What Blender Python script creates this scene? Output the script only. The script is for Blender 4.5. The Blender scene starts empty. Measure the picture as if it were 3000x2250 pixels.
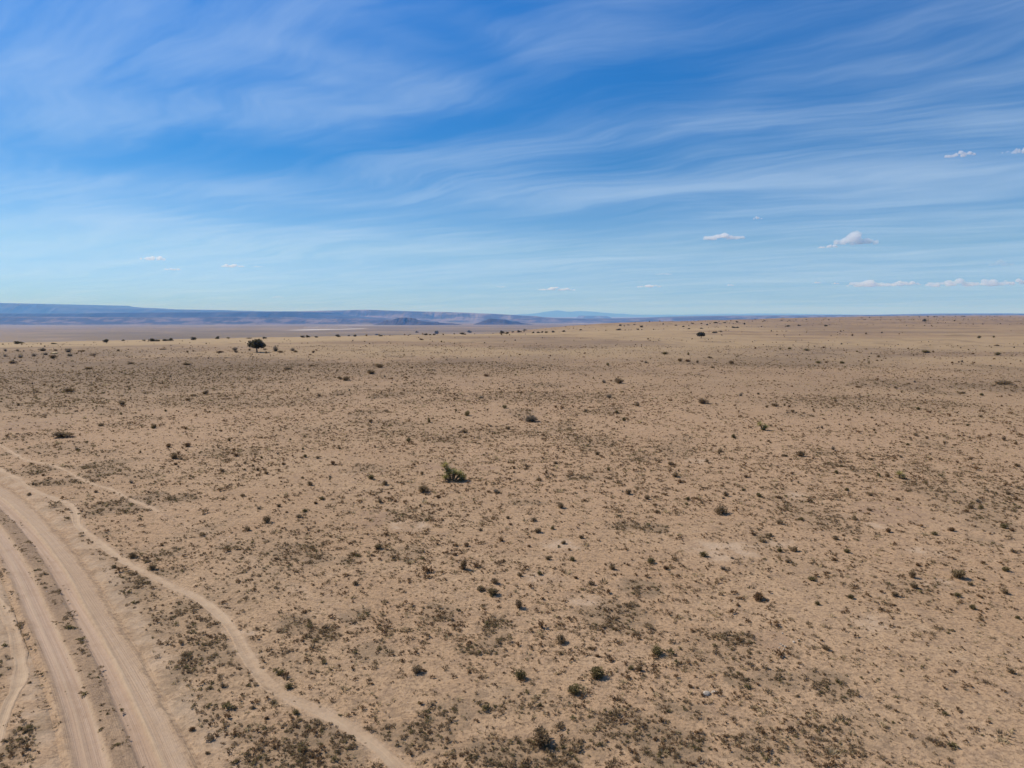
import bpy, math, random
import numpy as np
from mathutils import Vector

R = math.radians
scene = bpy.context.scene
C = scene.collection
random.seed(7)
rng = np.random.default_rng(11)

# ------------------------------------------------------------------ camera
CAM_H = 10.0
F = 2027.0                      # focal length in pixels of the 3000 px wide photograph
HOR = 921.0                     # row of the true horizon
PITCH = math.atan((1125 - HOR) / F)
cam_d = bpy.data.cameras.new("camera")
cam = bpy.data.objects.new("camera", cam_d)
C.objects.link(cam)
cam.location = (0, 0, CAM_H)
cam.rotation_euler = (math.pi / 2 - PITCH, 0, 0)
cam_d.sensor_width = 36
cam_d.lens = F / 3000 * 36
cam_d.clip_start = 0.1
cam_d.clip_end = 200000
scene.camera = cam

# ------------------------------------------------------------------ light and exposure
SUN_EL, SUN_AZ = R(43), R(-62)       # azimuth from +Y (view direction), negative = to the left
SUN_S = 4.8
SKY_S = 0.092
scene.view_settings.view_transform = 'Standard'
scene.view_settings.look = 'None'
scene.view_settings.exposure = 0.08
scene.view_settings.gamma = 1.0
scene.view_settings.use_curve_mapping = False
scene.cycles.use_denoising = True
scene.cycles.volume_bounces = 8
scene.cycles.max_bounces = 8
scene.cycles.transparent_max_bounces = 24
scene.cycles.sample_clamp_indirect = 6

sun_dir = Vector((math.cos(SUN_EL) * math.sin(SUN_AZ), math.cos(SUN_EL) * math.cos(SUN_AZ), math.sin(SUN_EL)))
sd = bpy.data.lights.new("sun", 'SUN')
sd.energy = SUN_S
sd.angle = R(0.53)
sd.color = (1.0, 0.93, 0.83)
sun = bpy.data.objects.new("sun", sd)
C.objects.link(sun)
sun.rotation_euler = sun_dir.to_track_quat('Z', 'Y').to_euler()


class NT:
    """small helper to write node trees"""
    def __init__(s, nt):
        s.nt = nt

    def n(s, kind, **kw):
        nd = s.nt.nodes.new(kind)
        for k, v in kw.items():
            setattr(nd, k, v)
        return nd

    def put(s, sock, v):
        if isinstance(v, bpy.types.NodeSocket):
            s.nt.links.new(v, sock)
        elif v is not None:
            sock.default_value = v

    def m(s, op, a, b=None, c=None, clamp=False):
        nd = s.n('ShaderNodeMath', operation=op, use_clamp=clamp)
        for i, v in enumerate((a, b, c)):
            s.put(nd.inputs[i], v)
        return nd.outputs[0]

    def v(s, op, a, b=None, scale=None):
        nd = s.n('ShaderNodeVectorMath', operation=op)
        s.put(nd.inputs[0], a)
        if b is not None:
            s.put(nd.inputs[1], b)
        if scale is not None:
            s.put(nd.inputs[3], scale)
        return nd.outputs['Value' if op in ('DOT_PRODUCT', 'LENGTH') else 'Vector']

    def noise(s, vec, scale, detail=3, rough=0.5, dist=0.0):
        nd = s.n('ShaderNodeTexNoise')
        s.put(nd.inputs['Vector'], vec)
        nd.inputs['Scale'].default_value = scale
        nd.inputs['Detail'].default_value = detail
        nd.inputs['Roughness'].default_value = rough
        nd.inputs['Distortion'].default_value = dist
        return nd.outputs['Fac']

    def rng(s, x, a, b, c=0.0, d=1.0, smooth=True):
        nd = s.n('ShaderNodeMapRange', interpolation_type='SMOOTHSTEP' if smooth else 'LINEAR', clamp=True)
        s.put(nd.inputs[0], x)
        for i, v in enumerate((a, b, c, d)):
            nd.inputs[i + 1].default_value = v
        return nd.outputs[0]

    def mix(s, f, a, b, blend='MIX'):
        nd = s.n('ShaderNodeMix', data_type='RGBA', blend_type=blend)
        s.put(nd.inputs[0], f)
        for sock, v in ((nd.inputs[6], a), (nd.inputs[7], b)):
            if isinstance(v, tuple) and len(v) == 3:
                v = v + (1,)
            s.put(sock, v)
        return nd.outputs[2]

    def sep(s, vec):
        nd = s.n('ShaderNodeSeparateXYZ')
        s.put(nd.inputs[0], vec)
        return nd.outputs

    def comb(s, x, y, z):
        nd = s.n('ShaderNodeCombineXYZ')
        for i, v in enumerate((x, y, z)):
            s.put(nd.inputs[i], v)
        return nd.outputs[0]


# ------------------------------------------------------------------ sky: Nishita with a high sheet of cirrus
def pix_dir(px, py):
    x, y = (px - 1500) / F, (1125 - py) / F
    cp, sp = math.cos(PITCH), math.sin(PITCH)
    v = Vector((x, cp + y * sp, -sp + y * cp))
    return v.normalized()


world = bpy.data.worlds.new("World")
scene.world = world
world.use_nodes = True
world.node_tree.nodes.clear()
w = NT(world.node_tree)
sky = w.n('ShaderNodeTexSky', sky_type='NISHITA')
sky.sun_disc = False
sky.sun_elevation = SUN_EL
sky.sun_rotation = SUN_AZ
sky.altitude = 1600
sky.air_density = 1.0
sky.dust_density = 0.2
sky.ozone_density = 2.5
tc = w.n('ShaderNodeTexCoord').outputs['Generated']
D = w.v('NORMALIZE', tc)
sx, sy, sz = w.sep(D)[:3]
zc = w.m('MAXIMUM', sz, 0.0)
den = w.m('ADD', zc, 0.045)
cx = w.m('DIVIDE', sx, den)
cy = w.m('DIVIDE', sy, den)
SA = R(-56)                      # bearing along which the cirrus bands run
along = w.m('ADD', w.m('MULTIPLY', cx, math.sin(SA)), w.m('MULTIPLY', cy, math.cos(SA)))
across = w.m('SUBTRACT', w.m('MULTIPLY', cx, math.cos(SA)), w.m('MULTIPLY', cy, math.sin(SA)))
P = w.comb(along, across, 0.0)
wn = w.n('ShaderNodeTexNoise')
w.put(wn.inputs['Vector'], P)
wn.inputs['Scale'].default_value = 0.35
wn.inputs['Detail'].default_value = 2
warp = w.v('SCALE', w.v('SUBTRACT', wn.outputs['Color'], (0.5, 0.5, 0.5)), scale=1.5)
wn2 = w.n('ShaderNodeTexNoise')
w.put(wn2.inputs['Vector'], P)
wn2.inputs['Scale'].default_value = 1.1
wn2.inputs['Detail'].default_value = 3
warp = w.v('ADD', warp, w.v('SCALE', w.v('SUBTRACT', wn2.outputs['Color'], (0.5, 0.5, 0.5)), scale=0.5))
P2 = w.v('ADD', P, warp)
n_big = w.noise(w.v('MULTIPLY', P2, (0.20, 0.75, 1)), 1.0, 4, 0.55)
n_mid = w.noise(w.v('MULTIPLY', P2, (0.5, 2.6, 1)), 1.0, 6, 0.6)
n_fine = w.noise(w.v('MULTIPLY', P2, (1.2, 9.0, 1)), 1.0, 6, 0.65)


def cpos(px, py):
    d = pix_dir(px, py)
    q = max(d.z, 0) + 0.045
    x, y = d.x / q, d.y / q
    return (x * math.sin(SA) + y * math.cos(SA), x * math.cos(SA) - y * math.sin(SA))


cov = w.m('ADD', w.m('MULTIPLY', n_big, 0.60), w.m('ADD', w.m('MULTIPLY', n_mid, 0.62), w.m('MULTIPLY', n_fine, 0.26)))
cov = w.m('SUBTRACT', cov, 0.24)
# broad clear lanes (negative) and thick banks (positive) of the cirrus sheet, each a soft ellipse
# (two ends of its long axis as seen, half width relative, weight)
LANES = [
    ((560, 480), (920, 470), 0.40, -0.22), ((1000, 385), (1560, 320), 0.18, -0.20),
    ((1330, 90), (1500, 240), 0.13, -0.17), ((1560, 290), (2180, 165), 0.26, -0.22),
    ((1620, 500), (1960, 480), 0.45, -0.14), ((1250, 20), (1700, 30), 0.12, -0.10),
    ((2200, 280), (2600, 235), 0.22, -0.10), ((500, 620), (850, 600), 0.6, -0.12),
    ((1150, 650), (2000, 640), 0.6, -0.13),
    ((-50, 330), (450, 360), 0.30, 0.10), ((0, 120), (300, 260), 0.30, 0.05), ((800, 130), (1250, 230), .10, .10), ((1050, 90), (1450, 160), .06, .04), ((1450, 20), (1650, 40), .10, -.10), ((600, 190), (1100, 250), .10, .07), ((500, 700), (1500, 690), .7, .10),
    ((500, 340), (1100, 350), 0.28, 0.10), ((300, 560), (1250, 510), 0.45, 0.12),
    ((1550, 590), (2300, 535), 0.33, 0.20), ((2200, 535), (3050, 505), 0.30, 0.22),
    ((1050, 500), (2150, 360), 0.20, 0.12), ((1900, 70), (3000, 70), 0.35, -0.12), ((60, 450), (560, 470), 0.25, -0.10), ((1900, 420), (2900, 420), 0.25, -0.07), ((2300, 175), (2900, 190), .12, .05), ((2700, 350), (3100, 340), .2, .10),
    ((0, 640), (500, 640), 0.5, 0.10), ((2500, 600), (3000, 580), 0.4, 0.12),
]
for (a, b, hw, wt) in LANES:
    A, B = cpos(*a), cpos(*b)
    mx, my = (A[0] + B[0]) / 2, (A[1] + B[1]) / 2
    L = max(math.hypot(B[0] - A[0], B[1] - A[1]) / 2, 0.05)
    ux, uy = (B[0] - A[0]) / 2 / L, (B[1] - A[1]) / 2 / L
    q = w.v('SUBTRACT', w.v('ADD', P, w.v('SCALE', warp, scale=0.5)), (mx, my, 0))
    la = w.m('DIVIDE', w.v('DOT_PRODUCT', q, (ux, uy, 0)), L * 1.15)
    lb = w.m('DIVIDE', w.v('DOT_PRODUCT', q, (-uy, ux, 0)), hw)
    e = w.m('ADD', w.m('MULTIPLY', la, la), w.m('MULTIPLY', lb, lb))
    g = w.m('POWER', 2.718, w.m('MULTIPLY', e, -1.0))
    cov = w.m('ADD', cov, w.m('MULTIPLY', g, wt))
cir = w.m('ADD', w.m('MULTIPLY', w.rng(cov, 0.24, 0.60), 0.13), w.m('MULTIPLY', w.rng(cov, 0.42, 0.88), 0.24))
# the deep, clear-air blue overhead and the paler band low down
ramp = w.n('ShaderNodeValToRGB')
w.put(ramp.inputs[0], zc)
cr = ramp.color_ramp
stops = [(0.0, (.33, .60, 1.06)), (.05, (.57, .77, 1.08)), (.09, (.64, .85, 1.03)), (.21, (.22, .70, 1.08)), (.41, (.10, .78, 1.42)), (1.0, (.10, .70, 1.30))]
cr.elements[0].position, cr.elements[1].position = 0.0, 1.0
for p_, c_ in stops[1:-1]:
    cr.elements.new(p_)
for el_, (p_, c_) in zip(cr.elements, stops):
    el_.position = p_
    el_.color = c_ + (1,)
skyc = w.mix(1.0, sky.outputs[0], ramp.outputs[0], 'MULTIPLY')
skyc = w.mix(cir, skyc, (7.6, 9.1, 10.6))
bg = w.n('ShaderNodeBackground')
w.put(bg.inputs[0], skyc)
bg.inputs[1].default_value = SKY_S
wo = w.n('ShaderNodeOutputWorld')
w.put(wo.inputs[0], bg.outputs[0])


# ------------------------------------------------------------------ numpy noise
def _hash(ix, iy, seed):
    h = (ix.astype(np.int64) * 374761393 + iy.astype(np.int64) * 668265263 + seed * 1442695041) & 0xffffffff
    h = ((h ^ (h >> 13)) * 1274126177) & 0xffffffff
    h = h ^ (h >> 16)
    return (h & 0xffff) / 65535.0


def vnoise(x, y, seed=0):
    ix, iy = np.floor(x), np.floor(y)
    fx, fy = x - ix, y - iy
    fx, fy = fx * fx * (3 - 2 * fx), fy * fy * (3 - 2 * fy)
    a, b = _hash(ix, iy, seed), _hash(ix + 1, iy, seed)
    c, d = _hash(ix, iy + 1, seed), _hash(ix + 1, iy + 1, seed)
    return (a * (1 - fx) + b * fx) * (1 - fy) + (c * (1 - fx) + d * fx) * fy


def fbm(x, y, seed=0, octv=4, rough=0.5):
    t, a, s = 0, 1.0, 0
    for i in range(octv):
        t = t + a * vnoise(x * 2 ** i + 13.7 * i, y * 2 ** i - 7.1 * i, seed + i)
        s += a
        a *= rough
    return t / s


def sm(x, a, b):
    t = np.clip((np.asarray(x, float) - a) / np.maximum(np.asarray(b, float) - a, 1e-9) if not np.isscalar(a) else (np.asarray(x, float) - a) / (b - a), 0, 1)
    return t * t * (3 - 2 * t)


# ------------------------------------------------------------------ terrain height
R1_T = ([-180, -60, -36.5, -26.3, -13.9, 0, 8.4, 13.9, 19.1, 28.5, 36.5, 60, 180],
        [300, 290, 290, 288, 305, 362, 438, 500, 600, 930, 1250, 1500, 300])
ZB_T = ([-180, -40, -13, -8, -3, 0, 3, 8, 14, 20, 30, 60, 100, 180],
        [-62, -62, -58, -34, -13, -8, -4.5, -1.5, 0.0, 0.6, 1.6, 1.6, -30, -62])
R2_T = ([-180, -10, 0, 8, 14, 19, 25, 30, 36, 60, 120, 180],
        [500, 560, 720, 840, 1000, 1400, 2500, 5000, 9000, 14000, 6000, 500])
VALLEY = -60.0


def vdepth(r):
    return np.interp(r, [0, 1500, 3000, 5000, 8000, 12000, 20000, 58000], [-52, -52, -66, -86, -116, -150, -178, -178])


# the dirt road and the footpath, as seen, later turned into ground points
ROAD_L = [(175, 2250), (149, 2100), (112, 1971), (78, 1881), (42, 1790), (8, 1700), (-15, 1652), (-52, 1584), (-82, 1539), (-110, 1508), (-160, 1465), (-260, 1400), (-420, 1335)]
ROAD_R = [(600, 2250), (512, 2100), (452, 1971), (398, 1881), (340, 1790), (288, 1700), (253, 1652), (200, 1584), (160, 1539), (128, 1508), (76, 1460), (-20, 1395), (-170, 1330)]
PATH1 = [(-60, 1330), (0, 1376), (45, 1399), (90, 1433), (149, 1458), (199, 1476), (217, 1498), (226, 1530), (253, 1562), (307, 1602), (362, 1641), (420, 1675), (497, 1715), (565, 1742), (633, 1790), (678, 1843), (719, 1912), (759, 1971), (814, 2022), (881, 2062), (949, 2090), (1040, 2140), (1120, 2200), (1170, 2250)]
PATH2 = [(-40, 1285), (0, 1304), (45, 1331), (81, 1349), (149, 1363), (194, 1381), (235, 1403), (280, 1421), (325, 1433), (375, 1458), (429, 1480), (466, 1498)]


def flat_at(px, py, z=0.0):
    d = pix_dir(px, py)
    t = (z - CAM_H) / d.z
    return d.x * t, d.y * t


def catmull(pts, step=0.25):
    P_ = [np.array(p, float) for p in pts]
    P_ = [2 * P_[0] - P_[1]] + P_ + [2 * P_[-1] - P_[-2]]
    out = []
    for i in range(1, len(P_) - 2):
        n = max(2, int(np.linalg.norm(P_[i + 1] - P_[i]) / step))
        for k in range(n):
            t = k / n
            out.append(0.5 * ((2 * P_[i]) + (-P_[i - 1] + P_[i + 1]) * t + (2 * P_[i - 1] - 5 * P_[i] + 4 * P_[i + 1] - P_[i + 2]) * t * t
                              + (-P_[i - 1] + 3 * P_[i] - 3 * P_[i + 1] + P_[i + 2]) * t ** 3))
    out.append(P_[-2])
    return np.array(out)


def resample(pl, n):
    d = np.r_[0, np.cumsum(np.linalg.norm(np.diff(pl, axis=0), axis=1))]
    t = np.linspace(0, d[-1], n)
    return np.c_[np.interp(t, d, pl[:, 0]), np.interp(t, d, pl[:, 1])]


def extend(pl, d0, d1):
    a = pl[0] + (pl[0] - pl[1]) / np.linalg.norm(pl[0] - pl[1]) * d0
    b = pl[-1] + (pl[-1] - pl[-2]) / np.linalg.norm(pl[-1] - pl[-2]) * d1
    return np.vstack([a, pl, b])


roadL = np.array([flat_at(*p) for p in ROAD_L])
roadR = np.array([flat_at(*p) for p in ROAD_R])
roadL, roadR = extend(roadL, 9, 60), extend(roadR, 9, 60)
NR = 700
# keep the pairs together: interpolate both with one parameter
_k = np.linspace(0, len(roadL) - 1, NR)


def smooth_interp(pl):
    out = np.c_[np.interp(_k, np.arange(len(pl)), pl[:, 0]), np.interp(_k, np.arange(len(pl)), pl[:, 1])]
    ker = np.hanning(61)
    ker /= ker.sum()
    pad = np.vstack([out[:1] + (out[:1] - out[1:2]) * np.arange(30, 0, -1)[:, None], out, out[-1:] + (out[-1:] - out[-2:-1]) * np.arange(1, 31)[:, None]])
    return np.c_[np.convolve(pad[:, 0], ker, 'valid'), np.convolve(pad[:, 1], ker, 'valid')]


roadL, roadR = smooth_interp(roadL), smooth_interp(roadR)
roadC = (roadL + roadR) / 2
roadHW = np.linalg.norm(roadR - roadL, axis=1) / 2
path1 = catmull([flat_at(*p) for p in PATH1])
path1 = extend(path1, 20, 10)
path1 = resample(path1, 420)
path2 = resample(catmull([flat_at(*p) for p in PATH2]), 220)


SAND_FLAT = np.array([flat_at(*p) for p in [(-60, 1690), (0, 1770), (38, 1850), (62, 1940), (56, 2000), (28, 2060), (2, 2120), (-22, 2190)]])


def dist_poly(x, y, pl, vals=None, lim=1e9):
    """distance to a polyline (and the interpolated value at the nearest point)"""
    x, y = np.asarray(x, float), np.asarray(y, float)
    best = np.full(x.shape, 1e9)
    bv = np.zeros(x.shape)
    lo, hi = pl.min(0) - lim, pl.max(0) + lim
    m = (x > lo[0]) & (x < hi[0]) & (y > lo[1]) & (y < hi[1])
    xs, ys = x[m], y[m]
    b, v = np.full(xs.shape, 1e9), np.zeros(xs.shape)
    stp = max(1, len(pl) // 90)
    idx = list(range(0, len(pl) - 1, stp)) + [len(pl) - 1]
    for i, j in zip(idx[:-1], idx[1:]):
        ax, ay = pl[i]
        dx, dy = pl[j] - pl[i]
        t = np.clip(((xs - ax) * dx + (ys - ay) * dy) / (dx * dx + dy * dy + 1e-12), 0, 1)
        d = np.hypot(xs - ax - t * dx, ys - ay - t * dy)
        k = d < b
        b[k] = d[k]
        if vals is not None:
            v[k] = vals[i] + (vals[j] - vals[i]) * t[k]
    best[m] = b
    bv[m] = v
    return best, bv


def height(x, y, road=True):
    x, y = np.asarray(x, float), np.asarray(y, float)
    r = np.hypot(x, y)
    az = np.degrees(np.arctan2(x, y))
    r1 = np.interp(az, *R1_T) * (1 + 0.05 * (vnoise(az / 3.1 + 50, az * 0, 5) - .5))
    near = 0.45 * (fbm(x / 70, y / 70, 3, 3) - .5) * sm(r, 20, 160) * 2
    near += 0.10 * (fbm(x / 9, y / 9, 21, 3) - .5) * sm(r, 5, 25)
    vz = vdepth(r)
    fallA = sm(r - r1, -30, 900)
    zA = near + (vz - near) * fallA
    zb0 = np.interp(az, *ZB_T)
    r2 = np.interp(az, *R2_T)
    hill = (fbm(x / 190, y / 150, 40, 4) - .5) * 7 * sm(r, 400, 700)
    hill *= np.interp(az, [-20, 0, 14, 30], [1.0, 1.0, .55, .25])
    start = sm(r - r1, 30, 190)
    gully = np.interp(az, [-10, 8, 16, 24], [14, 9, 3, 0])
    zB = zb0 + hill - gully * (1 - start)
    zB = zB + (vz - zB) * sm(r / r2, 1.0, 1.9)
    zB = np.where(zb0 < -50, vz - 3, zB)
    k = 1.2
    mx = np.maximum(zA, zB)
    z = mx + np.log(np.exp((zA - mx) / k) + np.exp((zB - mx) / k)) * k
    z = np.where(r < r1 - 40, near, z * sm(r, 0, 1))
    z = np.where((r >= r1 - 120) & (r < r1 - 40), near, z)
    z += (fbm(x / 2500, y / 2500, 77, 3) - .5) * 9 * sm(r, 1600, 6000) * sm(-z, 30, 55)
    if road:
        d, hw = dist_poly(x, y, roadC, roadHW, 6)
        z = z - 0.13 * (1 - sm(d - hw, -0.75, -0.12))
        for pl in (path1, path2, SAND_FLAT):
            d, _ = dist_poly(x, y, pl, None, 2)
            z = z - 0.04 * (1 - sm(d, 0.02, 0.22))
    return z


def h1(x, y, road=False):
    return float(height(np.array([x]), np.array([y]), road)[0])


def at(px, py, far=1600):
    """the ground point seen at a pixel of the photograph"""
    d = pix_dir(px, py)
    if d.z > -0.001:
        d = Vector((d.x, d.y, -0.001))
    hl = math.hypot(d.x, d.y)
    ts = np.exp(np.linspace(math.log(8), math.log(far), 2600)) / hl
    gx, gy = d.x * ts, d.y * ts
    rayz = CAM_H + d.z * ts
    g = height(gx, gy, False)
    k = np.nonzero(rayz <= g)[0]
    if len(k):
        i = k[0]
    else:                                   # the ray skims over the rim: stand it where the ray is closest to the ground
        m = ts * hl < far * 0.9
        i = int(np.argmin(np.where(m, rayz - g, 1e9)))
    return Vector((gx[i], gy[i], g[i])), float(ts[i] * hl)


# ------------------------------------------------------------------ ground cover masks (mats of low shrubs one can see, and cloud shade painted in at far left)
MATS = [(280, 1394, 65, 22, .9), (316, 1363, 75, 18, .8), (420, 1390, 70, 14, .5), (158, 1417, 72, 12, .9), (113, 1376, 80, 15, .8), (20, 1331, 30, 14, 1), (170, 1310, 90, 18, .5),  # low shrub mats, and painted cloud shade in the last row
        (362, 1480, 100, 24, 1), (262, 1503, 40, 15, .9), (443, 1453, 40, 14, .9), (529, 1458, 50, 11, 1), (158, 1485, 45, 14, .8), (194, 1525, 30, 30, .8), (250, 1580, 60, 30, .5),
        (475, 1625, 50, 20, .8), (669, 1602, 40, 17, .7), (836, 1602, 40, 20, .7), (860, 1620, 90, 32, .8), (940, 1640, 60, 22, 1), (497, 1684, 50, 20, .7), (400, 1700, 90, 27, 1),
        (1040, 1800, 45, 25, .9), (1452, 1855, 55, 45, .8), (1384, 1900, 60, 20, .8), (1090, 1912, 70, 30, .9), (1294, 1795, 55, 25, .7), (1778, 1795, 125, 42, .95), (1872, 1722, 55, 25, 1),
        (1316, 2090, 110, 50, .7), (1160, 2140, 50, 30, .9), (1253, 2160, 90, 50, .9), (1500, 2210, 200, 50, 1), (1836, 2140, 90, 60, .9), (1950, 2180, 100, 80, 1), (1970, 2070, 50, 25, .9), (1040, 2190, 55, 60, .9),
        (2150, 1870, 60, 22, 1), (2165, 1990, 40, 28, 1), (2290, 1990, 90, 35, .8), (2415, 1990, 60, 30, .9), (2450, 2035, 70, 25, .9), (2035, 2080, 50, 30, .8), (2020, 2170, 50, 35, 1), (2230, 2180, 110, 50, .7),
        (2020, 2225, 60, 30, 1), (2320, 1910, 30, 15, .8), (2745, 2190, 60, 20, .7), (398, 1735, 80, 36, .9), (565, 1770, 60, 30, .9), (480, 1808, 55, 15, .9), (678, 1920, 40, 38, 1), (565, 1945, 75, 45, 1),
        (610, 1893, 60, 18, 1), (497, 2007, 50, 25, .9), (624, 2015, 50, 20, .7), (533, 2057, 35, 35, .9), (859, 1830, 60, 28, 1), (945, 1858, 50, 30, .9), (905, 2180, 110, 75, 1.1), (750, 2225, 60, 35, .8),
        (330, 1650, 60, 40, .55), (450, 1840, 60, 55, .6), (590, 2090, 70, 60, .6), (690, 2150, 90, 50, .7), (560, 1850, 120, 70, .45), (800, 1950, 160, 60, .35), (1500, 2060, 160, 50, .4), (1750, 2150, 160, 60, .5), (2500, 2150, 200, 70, .4), (2100, 1900, 160, 60, .4), (78, 2150, 62, 95, 1.2), (8, 1953, 22, 90, 1.3), (110, 1900, 16, 110, .7), (1072, 1372, 60, 15, .6), (1310, 1287, 80, 12, .5), (1645, 1247, 45, 18, .5), (1768, 1295, 40, 18, .5), (1872, 1340, 50, 15, .5), (1970, 1318, 60, 25, .5),
        (1547, 1471, 58, 10, .8), (1705, 1401, 55, 8, .8), (1832, 1539, 48, 13, .9), (1918, 1548, 50, 14, .9), (1160, 1512, 50, 17, .6), (1245, 1516, 35, 17, .6), (1190, 1618, 65, 22, .7), (1030, 1638, 30, 18, .8),
        (2705, 1430, 78, 22, .6), (2425, 1327, 42, 11, .7), (2450, 1360, 38, 7, .8), (2510, 1376, 25, 10, .7), (2740, 1303, 45, 18, .5), (2700, 1376, 40, 20, .6), (2868, 1584, 35, 20, .6), (2240, 1575, 36, 14, .9),
        (600, 1560, 60, 20, .4), (1620, 1020, 90, 8, .4), (100, 1190, 120, 12, .5), (400, 1158, 90, 8, .4), (1060, 1130, 70, 5, .5), (1550, 1130, 60, 5, .4), (2330, 1215, 60, 10, .4), (1010, 1155, 40, 7, .5),
        (350, 1095, 560, 62, .8), (100, 1045, 260, 22, .6), (1250, 1075, 420, 22, .4), (2200, 1060, 260, 16, .45), (1600, 1165, 260, 18, .4), (2500, 1180, 300, 20, .35), (700, 1180, 300, 18, .35), (1350, 1265, 300, 25, .3), (2900, 1075, 60, 10, .5), (2570, 1092, 40, 4, .4), (1930, 1050, 60, 8, .3), (2150, 1060, 90, 14, .45), (1200, 1180, 90, 8, .4)]  # this row opens with cloud shade over the far left ground, painted as cover
BARE = [(1095, 1521, 55, 22), (2250, 1868, 75, 26), (1420, 1370, 45, 8), (2600, 1494, 110, 40), (1280, 1365, 60, 12), (60, 1250, 110, 30)]
PALE = [(1600, 1690, 60, 14), (2140, 1610, 120, 30), (2330, 1450, 30, 8), (2050, 1350, 40, 8), (2760, 1710, 50, 14), (2550, 1820, 60, 20), (1200, 1540, 60, 14), (1640, 1590, 60, 20),
        (1720, 1755, 60, 16), (700, 1870, 40, 20), (2560, 1540, 40, 10), (2700, 1615, 60, 12), (2300, 1590, 40, 10), (2980, 1050, 40, 6)]


def ell(lst):
    out = []
    for e in lst:
        (x, y), (xa, ya), (xb, yb) = flat_at(e[0], e[1]), flat_at(e[0], e[1] - e[3]), flat_at(e[0], e[1] + e[3])
        rx = e[2] * y / F
        out.append((x, y, rx, max((ya - yb) / 2, .3), e[4] if len(e) > 4 else 1.0))
    return out


MATS_W, BARE_W, PALE_W = ell(MATS), ell(BARE), ell(PALE)  # MATS_W holds the painted cloud shade too
SAND_TRACK = np.array([flat_at(*p) for p in [(-60, 1690), (0, 1770), (38, 1850), (62, 1940), (56, 2000), (28, 2060), (2, 2120), (-22, 2190)]])
FAINT = np.array([flat_at(*p) for p in [(466, 1498), (560, 1540), (650, 1580), (740, 1640), (830, 1700), (930, 1760), (1040, 1830)]])


def blobs(x, y, lst, soft=0.55):
    wx = (fbm(x / 1.3, y / 1.3, 61, 3) - .5)
    wy = (fbm(x / 1.3, y / 1.3, 62, 3) - .5)
    t = np.zeros(x.shape)
    for (cx_, cy_, rx, ry, wt) in lst:
        m = (np.abs(x - cx_) < rx * 2) & (np.abs(y - cy_) < ry * 2)
        if not m.any():
            continue
        e = ((x[m] - cx_) / rx + wx[m] * 1.1) ** 2 + ((y[m] - cy_) / ry + wy[m] * 1.1) ** 2
        t[m] = np.maximum(t[m], wt * (1 - sm(e, 1 - soft, 1 + soft)))
    return t


def masks(x, y):
    r = np.hypot(x, y)
    mat = blobs(x, y, MATS_W)  # low shrub mats together with the painted cloud shade
    # further mats of the same kind that the photograph shows as a general mottling
    n = fbm(x / 5.0, y / 7.0, 91, 4)
    wide = fbm(x / 30.0, y / 30.0, 14, 2)
    mat = np.maximum(mat, sm(n, 0.57, 0.70) * sm(wide, .32, .6) * np.where(r < 32, .75, .6))
    bare = blobs(x, y, BARE_W)
    pale = blobs(x, y, PALE_W)
    d, hw = dist_poly(x, y, roadC, roadHW, 8)
    track = 1 - sm(d - hw + 0.15 * (vnoise(x / .5, y / .5, 8) - .5), -0.12, 0.18)
    shoulder = 1 - sm(d - hw, 0.0, 0.6)
    d1, _ = dist_poly(x, y, path1, None, 3)
    d2, _ = dist_poly(x, y, path2, None, 3)
    d3, _ = dist_poly(x, y, SAND_TRACK, None, 3)
    d4, _ = dist_poly(x, y, FAINT, None, 3)
    j = 0.14 * (vnoise(x / .35, y / .35, 18) - .5)
    path = np.maximum(.96 - .96 * sm(d1 + j * 1.6, .14, .34), (1 - sm(d2 + j, .16, .30)) * .8)
    path = np.maximum(path, (1 - sm(d4 + j * 2, .1, .35)) * .35)
    path = np.maximum(path, (1 - sm(d3 + j * 2, .06, .22)))
    return dict(mat=mat, bare=bare, pale=pale, track=track, shoulder=shoulder, path=path)  # mat: shrub mats and the painted cloud shade


# ------------------------------------------------------------------ materials
def new_mat(name):
    m = bpy.data.materials.new(name)
    m.use_nodes = True
    m.node_tree.nodes.clear()
    return m, NT(m.node_tree)


def finish(m, t, col, rough=0.9, bump=None, bdist=0.02, bstr=1.0, spec=0.2):
    p = t.n('ShaderNodeBsdfPrincipled')
    if isinstance(col, tuple) and len(col) == 3:
        col = col + (1,)
    t.put(p.inputs['Base Color'], col)
    p.inputs['Roughness'].default_value = rough
    p.inputs['Specular IOR Level'].default_value = spec
    if bump is not None:
        b = t.n('ShaderNodeBump')
        b.inputs['Strength'].default_value = bstr
        b.inputs['Distance'].default_value = bdist
        t.put(b.inputs['Height'], bump)
        t.put(p.inputs['Normal'], b.outputs[0])
    o = t.n('ShaderNodeOutputMaterial')
    t.put(o.inputs[0], p.outputs[0])
    return p


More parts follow.
